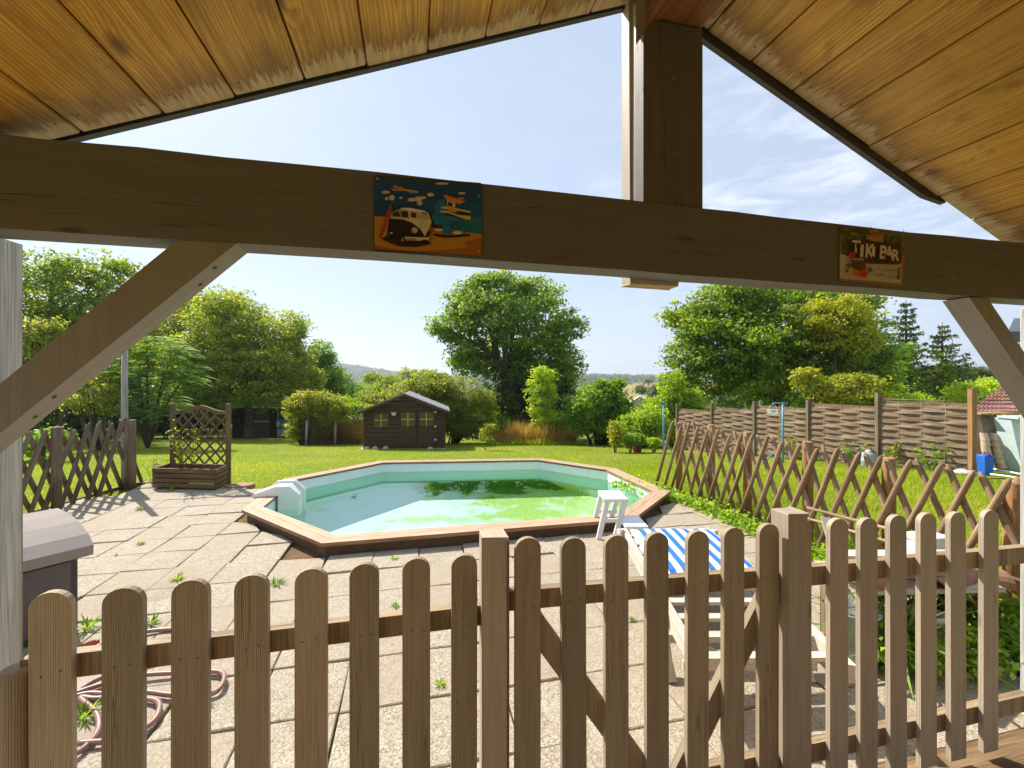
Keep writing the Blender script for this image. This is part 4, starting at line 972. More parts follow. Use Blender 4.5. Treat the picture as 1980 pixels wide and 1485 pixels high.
mb = MB(); mb.prism([(u - .018 if u > -1.5 else u + .02, 6.26, z) for u, z in [(-1.93, ZC + .004), (-1.74, .275), (-1.52, .275), (-1.37, .15), (-1.37, -.32), (-1.60, -.32), (-1.62, ZC + .004)]], (0, .05, 0)); mb.build('skimmer_panel', M['skim'], sk, bevel=.006)
wm = MB(); wm.face([(p.x, p.y, ZW) for p in inset(OUT, .186)], None, 0, True); wat = tag(wm.build('water', M['water']), kind='structure'); wat.cycles.is_caustics_caster = True
tg = thing('floating_twig', 'small dark twig floating in the pool water', 'twig', gnd(683, 958, ZW))
mb = MB(); c = gnd(683, 962, ZW)
for k in range(7): mb.tube([c + Vector((0, 0, .004)), c + Vector((random.uniform(-.06, .06), random.uniform(-.18, .18), random.uniform(.004, .03)))], .003, 5)
mb.build('stem', M['bark'], tg)

# ------------------------------------------------------------------ white step stool
st = thing('step_stool', 'white two step plastic stool standing at the pool edge', 'step stool', cu(1.03, 4.45))
def slab(mb, x0, x1, y0, y1, z0, z1): 
    P = lambda x, y, z: cu(x, y, z); mb.hexa([P(x0, y0, z0), P(x1, y0, z0), P(x0, y1, z0), P(x1, y1, z0), P(x0, y0, z1), P(x1, y0, z1), P(x0, y1, z1), P(x1, y1, z1)], x1 - x0, y1 - y0, z1 - z0)
mb = MB(); slab(mb, .925, 1.165, 4.40, 4.73, .372, .402); mb.build('step', M['white'], st, bevel=.006)
mb = MB(); slab(mb, 1.08, 1.30, 4.18, 4.50, .175, .202); mb.build('step', M['white'], st, bevel=.006)
for yy, dy in ((4.425, -.03), (4.70, .02)):
    for x0, x1 in ((.955, .865), (1.135, 1.025)):
        mb = MB(); mb.beam(cu(x1, yy + dy, 0), cu(x0, yy, .374), .045, .03, up=cu(0, 1, 0)); mb.build('leg', M['white'], st, bevel=.004)
    mb = MB(); mb.beam(cu(.912, yy + dy * .5, .185), cu(1.12, yy + dy * .5, .185), .025, .035); mb.build('crossbar', M['white'], st, bevel=.003)
for x, y_ in ((1.275, 4.21), (1.275, 4.47), (1.11, 4.21)):
    mb = MB(); mb.beam(cu(x, y_, 0), cu(x, y_, .178), .032, .032, up=(0, 1, 0)); mb.build('leg', M['white'], st, bevel=.004)

# ------------------------------------------------------------------ lounger with striped cushion
lo = thing('sun_lounger', 'bleached wooden slatted lounger with a folded blue and white striped cushion', 'lounger', cu(1.25, 2.8))
for x in (.86, 1.53):
    mb = MB(); mb.beam(cu(x, 1.98, .27), cu(x + .06, 3.62, .335), .035, .085); mb.build('side_rail', M['lounger'], lo, bevel=.004)
for k in range(10):
    f = (k + .5) / 10; y_ = 2.0 + 1.6 * f; z = .285 + .062 * f; mb = MB(); mb.beam(cu(.885 + .06 * f, y_, z), cu(1.51 + .06 * f, y_, z), .055, .02); mb.build('slat', M['lounger'], lo, bevel=.003)
for x, y_, d in ((.83, 2.42, .0), (1.56, 2.42, 0), (.875, 3.52, 0), (1.62, 3.5, 0)):
    mb = MB(); mb.tube([cu(x, y_ + .03, .39 if y_ > 3 else .33), cu(x, y_, .2), cu(x + .008, y_ - .04, .08), cu(x + .012, y_ - .10, 0)], [.03, .034, .03, .032], 8); mb.build('leg', M['lounger'], lo)
mb = MB(); pth = [cu(1.045, 2.62, .31), cu(1.06, 2.56, .19), cu(1.09, 2.52, .07), cu(1.16, 2.5, .03), cu(1.27, 2.5, .045)]
mb.tube(pth, [.022, .028, .03, .03, .02], 8); mb.build('backrest_stay', M['lounger'], lo)
for y_, z in ((2.22, .16), (2.47, .15)):
    mb = MB(); mb.beam(cu(.86, y_, z), cu(1.53, y_, z), .03, .05); mb.build('cross_brace', M['lounger'], lo, bevel=.003)
cs = thing('striped_cushion', 'blue and white striped cushion folded on the lounger', 'cushion', cu(1.28, 3.1, .36)); mb = MB()
def cush(x0, x1, y0, y1, zb0, zb1, th, nx=14, ny=12):
    top = [[None] * (nx + 1) for _ in range(ny + 1)]
    for j in range(ny + 1):
        for i in range(nx + 1):
            a, b = i / nx, j / ny; ed = min(1, min(a, 1 - a) * 9) ** .5 * min(1, min(b, 1 - b) * 9) ** .5
            top[j][i] = (cu(x0 + (x1 - x0) * a, y0 + (y1 - y0) * b, zb0 + (zb1 - zb0) * b + th * (.30 + .7 * ed) + random.gauss(0, .0012)), a, b)
    for j in range(ny):
        for i in range(nx):
            q = [top[j][i], top[j][i + 1], top[j + 1][i + 1], top[j + 1][i]]; mb.face([p[0] for p in q], [(p[2], p[1]) for p in q], 0, True)
    def low(p): return p[0] - Vector((0, 0, th * .30))
    for row, rev in ((top[0], False), (top[ny], True)):
        for i in range(nx):
            a, b = row[i], row[i + 1]; f_ = [low(a), low(b), b[0], a[0]]; u = [(0, a[1]), (0, b[1]), (0, b[1]), (0, a[1])]
            mb.face(f_[::-1] if rev else f_, u[::-1] if rev else u, 0, True)
    for i0, rev in ((0, True), (nx, False)):
        for j in range(ny):
            a, b = top[j][i0], top[j + 1][i0]; f_ = [low(a), low(b), b[0], a[0]]; mb.face(f_[::-1] if rev else f_, [(0, a[1])] * 4, 0, True)
cush(.955, 1.605, 2.735, 3.56, .345, .37, .05); cush(.95, 1.60, 2.72, 3.55, .305, .325, .038)
cu_o = mb.build('padding', M['cushion'], cs)
mb = MB(); c = cu(1.24, 3.05, .425)
for k in range(4): mb.tube([c, c + Vector((random.uniform(-.06, .06), random.uniform(-.05, .05), .012)), c + Vector((random.uniform(-.09, .09), random.uniform(-.1, .04), 0))], .004, 5)
mb.build('tie_cord', M['white'], cs)

# ------------------------------------------------------------------ storage box, hose
C0 = cu(-2.755, 2.84); fd = cu(.52, .854).normalized(); gd = cu(-.854, .52).normalized()
bx = thing('storage_box', 'grey brown plastic garden storage box with a curved pale lid behind the porch post', 'storage box', C0)
def bp(a, b, z): return C0 - fd * a + gd * b + Vector((0, 0, z))
def bprism(mb, pa, a0, a1): mb.prism([bp(a0, b, z) for b, z in pa], fd * (a0 - a1))
mb = MB(); bprism(mb, [(.03, .0), (.03, .50), (.66, .56), (.66, .0)], .03, 1.2); mb.build('body', M['boxbody'], bx, bevel=.01)
mb = MB()
for a in (.06, .36, .42, .74, .80, 1.12):
    pass
for a0, a1 in ((.07, .37), (.43, .75), (.81, 1.15)): bprism(mb, [(-.004, .05), (-.004, .45), (.0305, .45), (.0305, .05)], a0, a1)
mb.build('front_panel', plain('storage_panel_plastic', (.125, .102, .102), 0.5, 0.08), bx, bevel=.006)
mb = MB(); lid = [(-.03, .465), (-.035, .53), (.06, .585), (.25, .635), (.45, .655), (.70, .655), (.70, .60), (.66, .56), (.03, .49)]
bprism(mb, lid, -.03, 1.25); mb.build('lid', M['boxlid'], bx, bevel=.012)
mb = MB(); bprism(mb, [(.70, .57), (.70, .63), (.75, .63), (.75, .57)], .02, .12); bprism(mb, [(.40, .652), (.40, .668), (.46, .668), (.46, .652)], .3, .42); mb.build('hinge', M['boxbody'], bx)
ho = thing('garden_hose', 'dull pink garden hose lying in loose loops on the paving behind the fence', 'hose', gnd(300, 1330))
def smooth_path(pts, n=8):
    out = []; P = [pts[0]] + pts + [pts[-1]]
    for i in range(1, len(P) - 2):
        for k in range(n):
            t = k / n; a, b, c, d = P[i - 1], P[i], P[i + 1], P[i + 2]
            out.append(.5 * ((2 * b) + (c - a) * t + (2 * a - 5 * b + 4 * c - d) * t * t + (3 * b - a - 3 * c + d) * t ** 3))
    return out + [pts[-1]]
hp = [(60, 1252), (170, 1255), (230, 1232), (330, 1216), (415, 1222), (440, 1240), (390, 1262), (300, 1275), (180, 1320), (120, 1365), (150, 1340), (260, 1310), (360, 1300), (425, 1300), (432, 1320), (410, 1340), (340, 1345), (270, 1340), (190, 1350), (155, 1350), (185, 1380), (190, 1410), (165, 1445), (130, 1470), (100, 1490), (60, 1400), (160, 1345), (250, 1350), (300, 1355), (308, 1375), (290, 1400), (230, 1430), (150, 1440)]
path = smooth_path([gnd(x, y, .02) + Vector((0, 0, .004 * (i % 3))) for i, (x, y) in enumerate(hp)]); mb = MB(); mb.tube(path, .0125, 8); mb.build('tube', M['hose'], ho)
mb = MB(); c = gnd(172, 1248, .03); mb.lathe(c, [(.02, -.03), (.024, 0), (.018, .03), (.012, .045)], 10, axis=(.7, .3, .2)); mb.build('connector', plain('orange_connector', (.6, .08, .03), .4), ho)

# ------------------------------------------------------------------ clutter bench right of the gate
bn = thing('potting_bench', 'low rough timber bench behind the right picket section', 'bench', cu(2.35, 2.62))
mb = MB()
for y_ in (2.46, 2.60, 2.74): mb.beam(cu(1.93, y_, .43), cu(2.80, y_ + .10, .40), .12, .028)
mb.build('top_board', M['lounger'], bn, bevel=.004)
for x, y_ in ((1.98, 2.45), (1.98, 2.76), (2.74, 2.55), (2.74, 2.84)):
    mb = MB(); mb.beam(cu(x, y_, 0), cu(x, y_, .40), .05, .05, up=(0, 1, 0)); mb.build('leg', M['rail'], bn, bevel=.003)
def ctile(label, c, ang, tilt=0.0, mat='terracotta', L=.36):
    t = thing('roof_tile', label, 'tile', c, 'clay tiles lying on the bench'); mb = MB(); ax = Vector((math.cos(ang), math.sin(ang), tilt)).normalized(); sd_ = Vector((-math.sin(ang), math.cos(ang), 0)); up = ax.cross(sd_); rr = [[], []]
    for e, (s, r) in enumerate(((-.5, .075), (.5, .092))):
        for k in range(9):
            a = math.pi * k / 8; rr[e].append(Vector(c) + ax * L * s + sd_ * r * math.cos(a) + Vector((0, 0, 1)) * r * .75 * math.sin(a))
    for k in range(8):
        a, b, c_, d = rr[0][k], rr[0][k + 1], rr[1][k + 1], rr[1][k]; mb.face([a, d, c_, b], None, 0, True); dn = Vector((0, 0, -.014)); mb.face([a + dn, b + dn, c_ + dn, d + dn], None, 0, True)
    for e in (0, 1):
        for k in range(8):
            a, b = rr[e][k], rr[e][k + 1]; dn = Vector((0, 0, -.014)); mb.face([a, b, b + dn, a + dn])
    for k in (0, 8): mb.face([rr[0][k], rr[1][k], rr[1][k] + Vector((0, 0, -.014)), rr[0][k] + Vector((0, 0, -.014))])
    mb.build('half_round_shell', M[mat], t)
ctile('curved clay tile at the left end of the bench', cu(1.99, 2.48, .462), .3)
ctile('curved clay tile stacked highest on the middle of the bench', cu(2.28, 2.54, .505), -.1, .05)
ctile('pinkish curved clay tile beside the white box on the bench', cu(2.52, 2.56, .438), .25)
ctile('curved clay tile hanging over the right end of the bench', cu(2.73, 2.64, .432), -.5, -.15)
t = thing('rough_plank', 'rough splintered plank lying across the tiles on the bench', 'plank', cu(2.35, 2.66, .5)); mb = MB(); mb.beam(cu(1.95, 2.66, .54), cu(2.66, 2.60, .565), .10, .022); mb.build('board', M['lounger'], t, bevel=.003)
t = thing('white_box', 'plain white box standing on the clay tile bench', 'box', cu(2.62, 2.78, .43)); mb = MB(); P = lambda x, y_, z: cu(x, y_, z)
mb.hexa([P(2.50, 2.72, .432), P(2.74, 2.75, .43), P(2.50, 2.84, .432), P(2.74, 2.87, .43), P(2.50, 2.72, .60), P(2.74, 2.75, .60), P(2.50, 2.84, .60), P(2.74, 2.87, .60)], .24, .12, .17); mb.build('carton', M['white'], t, bevel=.006)
mb = MB(); mb.beam(cu(2.49, 2.78, .606), cu(2.75, 2.81, .606), .14, .012); mb.build('lid', M['white'], t, bevel=.003)
t = thing('plastic_sheet', 'small white plastic offcut propped against the lattice fence', 'sheet', cu(2.02, 2.9, .6)); mb = MB(); mb.prism([cu(2.01, 2.80, .56), cu(2.10, 2.80, .57), cu(2.07, 2.83, .70), cu(1.99, 2.83, .72)], Vector((0, .004, 0))); mb.build('panel', M['white'], t)
t = thing('zinc_bucket', 'battered grey zinc bucket under the left end of the bench', 'bucket', cu(1.93, 2.48))
mb = MB(); mb.lathe(cu(1.94, 2.50, 0), [(0, .004), (.095, .004), (.10, .01), (.125, .29), (.132, .295), (.132, .305), (.122, .303), (.098, .02), (0, .018)], 22); mb.build('pail', M['zinc'], t)
mb = MB(); c = cu(1.94, 2.5, .29); mb.tube([c + Vector((.128 * math.cos(a), .05, -.05 + .13 * math.sin(a) * .3)) for a in np.linspace(0, math.pi, 9)], .004, 6); mb.build('handle', M['zinc'], t)
for lb, x, y_, mt, r, h in (('pale grey plastic pot under the bench between tall weeds', 2.12, 2.52, 'pot', .085, .20), ('green plastic pot under the middle of the bench', 2.27, 2.58, 'greenpot', .08, .22), ('tall beige plastic pot under the bench beside the green pot', 2.36, 2.50, 'render', .075, .28)):
    t = thing('plant_pot', lb, 'pot', cu(x, y_), 'pots under the bench'); mb = MB(); c = cu(x, y_, 0); mb.lathe(c, [(0, .005), (r * .75, .003), (r, h - .03), (r * 1.1, h - .03), (r * 1.1, h), (r * .95, h), (r * .9, h - .04), (0, h - .04)], 18); mb.build('shell', M[mt], t)
def tuft(name, label, c, n, L, mat, seed, lsz=None, spread=.5, group=None, cat='weed'):
    """a weed: n arching blades or leaf stalks from one root"""
    rs = np.random.default_rng(seed); a = rs.uniform(0, 6.283, n); el = rs.uniform(.25, 1.35, n) * (1.0 - .35 * spread); l = L * rs.uniform(.5, 1.15, n)
    d = np.stack([np.cos(a) * np.cos(el), np.sin(a) * np.cos(el), np.sin(el)], -1); s = np.stack([-np.sin(a), np.cos(a), np.zeros(n)], -1)
    b = np.array(c) + s * rs.normal(size=(n, 1)) * L * .10; w = (lsz or L * .10) * rs.uniform(.6, 1.2, n)
    mid = b + d * l[:, None] * .55; tip = b + d * l[:, None]; tip[:, 2] -= l * .22 * np.cos(el); tip[:, 2] = np.maximum(tip[:, 2], c[2] + .004); mid[:, 2] = np.maximum(mid[:, 2], c[2] + .008)
    V = np.stack([b, mid - s * w[:, None] * .5, tip, mid + s * w[:, None] * .5], 1); o = quads_mesh(name, V, rs.normal(.5, .2, n), M[mat]); return tag(o, label, cat, group)
k = 0
WL = {0: 'tall leafy weed beside the zinc bucket', 1: 'weed clump under the middle of the bench', 2: 'bushy weed under the right end of the bench', 3: 'broad leaved weed beside the orange fence post', 4: 'weed spilling onto the paving at the right picket section', 5: 'grassy weed in front of the beige pot', 6: 'low weed at the foot of the rightmost picket', 7: 'feathery pale weed rising through the bench'}
for i, (x, y_, n, L, mt) in enumerate(((2.05, 2.42, 70, .34, 'hedge'), (2.36, 2.7, 110, .36, 'darkleaf'), (2.62, 2.62, 150, .40, 'darkleaf'), (2.86, 2.58, 90, .42, 'hedge'), (2.2, 2.34, 70, .22, 'weed'), (2.45, 2.36, 100, .28, 'weed'), (2.72, 2.36, 110, .26, 'hedge'), (2.16, 2.56, 60, .62, 'sumac'))):
    if L > .5: tuft('weed', WL[i], cu(x, y_, 0), 90, L, mt, 50 + i, .022, .2, 'weeds growing under the bench'); continue
    V, Hh = foliage([(cu(x, y_, L * .38), (L * .42, L * .35, L * .38)), (cu(x + .05, y_ + .03, L * .62), (L * .25, L * .22, L * .25))], .045, .075, 5, .55, .5, .8); V[..., 2] = np.maximum(V[..., 2], .008)
    wt = thing('weed', WL[i], 'weed', cu(x, y_, 0), 'weeds growing under the bench'); quads_mesh('foliage', V, Hh, M[mt], wt); mb = MB()
    for q in range(7): a = random.uniform(0, 6.28); mb.tube([cu(x, y_, 0), cu(x + math.cos(a) * L * .1, y_ + math.sin(a) * L * .1, L * .4), cu(x + math.cos(a) * L * .3, y_ + math.sin(a) * L * .3, L * .75)], [.004, .003, .0015], 5)
    mb.build('stems', M['hedge'], wt)
WP = [(345, 1120, .16, 'weed between slabs left of centre, the largest of those on the left'), (272, 1052, .13, 'weed in a slab joint below the trellis planter'), (535, 1130, .19, 'tall weed between the fourth and fifth pickets'), (762, 1080, .11, 'weed near the front edge of the pool coping'), (765, 1173, .10, 'weed above the sixth picket gap on the rail'), (292, 1208, .17, 'upright weed beside the hose between second and third pickets'), (168, 1215, .22, 'shaggy weed at the foot of the storage box'), (1222, 1200, .09, 'weed beside the left lounger leg'), (385, 1360, .18, 'weed growing through the hose loops'), (330, 948, .2, 'weed in front of the planter box corner'), (270, 985, .16, 'weed patch in the shadow of the lattice fence'), (1440, 1100, .10, 'weed in a slab joint right of the lounger'), (850, 1325, .10, 'weed in a joint between the seventh and eighth pickets'), (1595, 1165, .09, 'weed beside the square gate post'), (160, 1390, .22, 'pale weed below the hose at the left'), (225, 1075, .07, 'tiny weed near the storage box lid'), (960, 1330, .1, 'weed tuft behind the left gate post'), (700, 1330, .09, 'short weed low between fifth and sixth pickets')]
for i, (px, py, L, lb) in enumerate(WP): tuft('weed', lb, gnd(px, py, .0), 46, L * .5, 'hedge' if i % 3 else 'weed', 80 + i, L * .055, .75, 'weeds in the paving joints')
# low green weeds along the foot of the right lattice fence: one uncountable strip
n = 2600; f = RNG.random(n); vv = 2.9 + 3.2 * f; uu = 3.50 + RNG.normal(size=n) * .07 - .10 * ss(4.6, 6.1, vv) * 6 * RNG.random(n); C = np.stack([uu, vv, .01 + np.abs(RNG.normal(size=n)) * .05], -1)
V = leaf_quads(C, unit(RNG.normal(size=(n, 3)) * .7 + np.array([0, 0, .8])), RNG.uniform(.03, .075, n)); tag(quads_mesh('ground_cover', V, RNG.normal(.5, .2, n), M['weed']), 'low green weeds along the foot of the lattice fence', 'weeds', kind='stuff')

# ------------------------------------------------------------------ sheds
def shed():
    Y0 = 15.6; a = ground(703, Y0); b = ground(862, Y0); zg = min(a.z, b.z) - .02; ex = (b - a); ex.z = 0; W = ex.length * .985; ex = cu(.9975, .07).normalized(); ey = cu(-.16, .987).normalized(); O = Vector((a.x, a.y, zg))
    def P(x, y, z): return O + ex * x + ey * y + Vector((0, 0, z))
    t = thing('garden_shed', 'dark brown wooden garden shed with gabled roof and yellow crossed windows', 'shed', O + ex * W / 2)
    he, hr, D = 1.36, 1.93, 2.6; sl = (hr - he) / (W / 2)
    mb = MB(); n = 13                              # front of horizontal boards with openings left by the door and window frames on top
    def roofz(x): return he + sl * min(x, W - x)
    for k in range(n):
        z0, z1 = hr * k / n, hr * (k + 1) / n - .012
        if z0 < he: mb.hexa([P(0, 0, z0), P(W, 0, z0), P(0, .04, z0), P(W, .04, z0), P(0, 0, min(z1, he)), P(W, 0, min(z1, he)), P(0, .04, min(z1, he)), P(W, .04, min(z1, he))], W, .04, .14)
        if z1 > he:
            za = max(z0, he); x0 = (za - he) / sl + .0; x1 = (z1 - he) / sl
            mb.prism([P(x0, 0, za), P(W - x0, 0, za), P(W - x1, 0, z1), P(x1, 0, z1)], ey * .04)
    for x0, x1 in ((0, .04), (W - .04, W)):
        for k in range(10): z0, z1 = he * k / 10, he * (k + 1) / 10 - .012; mb.hexa([P(x0, .045, z0), P(x0, D, z0), P(x1, .045, z0), P(x1, D, z0), P(x0, .045, z1), P(x0, D, z1), P(x1, .045, z1), P(x1, D, z1)], D, .04, .12)
    mb.hexa([P(.05, D - .04, 0), P(W - .05, D - .04, 0), P(.05, D, 0), P(W - .05, D, 0), P(.05, D - .04, he), P(W - .05, D - .04, he), P(.05, D, he), P(W - .05, D, he)], W, .04, he)
    for x in (-.01, W - .07): mb.hexa([P(x, -.03, 0), P(x, -.03, he - .03), P(x + .08, -.03, 0), P(x + .08, -.03, he - .03), P(x, -.002, 0), P(x, -.002, he - .03), P(x + .08, -.002, 0), P(x + .08, -.002, he - .03)], he, .08, .03)
    mb.build('wall', M['shed'], t)
    mb = MB(); ov = .16; th = .05
    for sgn in (0, 1):
        x0, x1 = (-ov, W / 2 - .002) if not sgn else (W + ov, W / 2 + .002)
        z0 = he - sl * ov + .03; z1 = hr + .03
        mb.hexa([P(x0, -.30, z0), P(x1, -.30, z1), P(x0, D + .2, z0), P(x1, D + .2, z1), P(x0, -.30, z0 + th), P(x1, -.30, z1 + th), P(x0, D + .2, z0 + th), P(x1, D + .2, z1 + th)], 1.7, 3, th)
    rf = mb.build('roof', M['shedroof'], t)
    mb = MB()
    for sgn in (0, 1):
        x0, x1 = (-ov, W / 2) if not sgn else (W + ov, W / 2); z0 = he - sl * ov + .03; z1 = hr + .03
        mb.prism([P(x0, -.325, z0 - .07), P(x1, -.325, z1 - .07), P(x1, -.325, z1 + .01), P(x0, -.325, z0 + .01)], ey * .022)
    mb.build('barge_board', M['sheddoor'], rf)
    def win(x0, x1, z0, z1, parent, y=-.028):
        m1 = MB(); m1.hexa([P(x0, y, z0), P(x1, y, z0), P(x0, y + .012, z0), P(x1, y + .012, z0), P(x0, y, z1), P(x1, y, z1), P(x0, y + .012, z1), P(x1, y + .012, z1)], 1, 1, 1); g = m1.build('window', M['glassdark'], parent)
        m2 = MB(); fr = .032; yy = y - .012
        for (a_, b_, c_, d_) in ((x0 - fr, x0, z0 - fr, z1 + fr), (x1, x1 + fr, z0 - fr, z1 + fr), (x0, x1, z0 - fr, z0), (x0, x1, z1, z1 + fr)):
            m2.hexa([P(a_, yy, c_), P(b_, yy, c_), P(a_, yy + .022, c_), P(b_, yy + .022, c_), P(a_, yy, d_), P(b_, yy, d_), P(a_, yy + .022, d_), P(b_, yy + .022, d_)], 1, .03, .03)
        m2.build('frame', M['sheddoor'], g)
        m3 = MB(); xm, zm = (x0 + x1) / 2, (z0 + z1) / 2
        m3.hexa([P(xm - .015, yy, z0), P(xm + .015, yy, z0), P(xm - .015, y - .001, z0), P(xm + .015, y - .001, z0), P(xm - .015, yy, z1), P(xm + .015, yy, z1), P(xm - .015, y - .001, z1), P(xm + .015, y - .001, z1)], 1, .03, .03)
        for xa, xb in ((x0, xm - .016), (xm + .016, x1)): m3.hexa([P(xa, yy, zm - .014), P(xb, yy, zm - .014), P(xa, y - .001, zm - .014), P(xb, y - .001, zm - .014), P(xa, yy, zm + .014), P(xb, yy, zm + .014), P(xa, y - .001, zm + .014), P(xb, y - .001, zm + .014)], 1, .03, .03)
        m3.build('glazing_bar', M['yellow'], g)
    k = W / 159.; X = lambda px: (px - 703) * k; Zp = lambda py: (866 - py) * (Y0 / F) * 1.0
    win(X(724), X(750), Zp(822), Zp(797), t, -.015)
    for (a_, b_) in ((773.5, 805.5), (809, 842)):
        mb = MB(); x0, x1 = X(a_), X(b_); m = 6
        for q in range(m):
            xa, xb = x0 + (x1 - x0) * q / m + .003, x0 + (x1 - x0) * (q + 1) / m; mb.hexa([P(xa, -.025, .10), P(xa, -.025, 1.30), P(xb, -.025, .10), P(xb, -.025, 1.30), P(xa, -.002, .10), P(xa, -.002, 1.30), P(xb, -.002, .10), P(xb, -.002, 1.30)], 1.2, .1, .02)
        for zz in (.22, .72): mb.hexa([P(x0, -.04, zz), P(x1, -.04, zz), P(x0, -.0255, zz), P(x1, -.0255, zz), P(x0, -.04, zz + .07), P(x1, -.04, zz + .07), P(x0, -.0255, zz + .07), P(x1, -.0255, zz + .07)], .6, .07, .015)
        d = mb.build('door', M['sheddoor'], t); win((a_ + 2.5 - 703) * k, (b_ - 3.5 - 703) * k, Zp(821), Zp(795), d, -.040)
    for py in (794, 822, 848):
        mb = MB(); x = X(842.5); z = Zp(py); mb.hexa([P(x - .03, -.055, z - .03), P(x + .03, -.055, z - .03), P(x - .03, -.042, z - .03), P(x + .03, -.042, z - .03), P(x - .03, -.055, z + .03), P(x + .03, -.055, z + .03), P(x - .03, -.042, z + .03), P(x + .03, -.042, z + .03)], .1, .1, .1); mb.build('hinge', M['white'], t)
    mb = MB(); x, z = X(762), Zp(795); mb.hexa([P(x - .10, -.16, z), P(x + .10, -.16, z), P(x - .10, -.02, z + .02), P(x + .10, -.02, z + .02), P(x - .10, -.16, z + .03), P(x + .10, -.16, z + .03), P(x - .10, -.02, z + .05), P(x + .10, -.02, z + .05)], .2, .1, .1); lm = mb.build('wall_lamp', M['cabinet'], t)
    mb = MB(); mb.hexa([P(x - .06, -.13, z - .09), P(x + .06, -.13, z - .09), P(x - .06, -.04, z - .09), P(x + .06, -.04, z - .09), P(x - .08, -.15, z - .002), P(x + .08, -.15, z - .002), P(x - .06, -.03, z - .002), P(x + .06, -.03, z - .002)], .1, .1, .1); mb.build('lens', M['palesheet'], lm)
    def rock(label, x, y, s, mat, seed):
        rs = random.Random(seed); tt = thing('rock', label, 'rock', P(x, y, 0), 'rocks in front of the shed'); mb = MB(); prof = [(0, 0), (.8, .05), (1, .35), (.7, .75), (.25, .95), (0, 1)]; N_ = 8; pts = []
        for r, z in prof: pts.append([P(x, y, 0) + Vector((math.cos(2 * math.pi * i / N_) * r * s * rs.uniform(.75, 1.25), math.sin(2 * math.pi * i / N_) * r * s * .8 * rs.uniform(.75, 1.25), z * s * 1.2 * rs.uniform(.9, 1.1) + .01)) for i in range(N_)])
        for i in range(len(pts) - 1):
            for j in range(N_): mb.face([pts[i][j], pts[i][(j + 1) % N_], pts[i + 1][(j + 1) % N_], pts[i + 1][j]])
        mb.build('stone', M[mat], tt)
    rock('brownish rock at the left corner of the shed', .16, -.22, .12, 'terracotta', 1); rock('pale upright rock second from the shed corner', .44, -.2, .11, 'stone', 2); rock('leaning pale stone below the shed window', .80, -.2, .11, 'stone', 3)
    rock('flat pale stone slab in front of the shed doors', 2.35, -.35, .10, 'stone', 5)
    mb = MB(); mb.hexa([P(-.12, -.30, -.08), P(W + .02, -.30, -.08), P(-.12, D, -.08), P(W + .02, D, -.08), P(-.12, -.30, .02), P(W + .02, -.30, .02), P(-.12, D, .02), P(W + .02, D, .02)], W, D, .1); mb.build('base_slab', M['stone'], t)
shed()
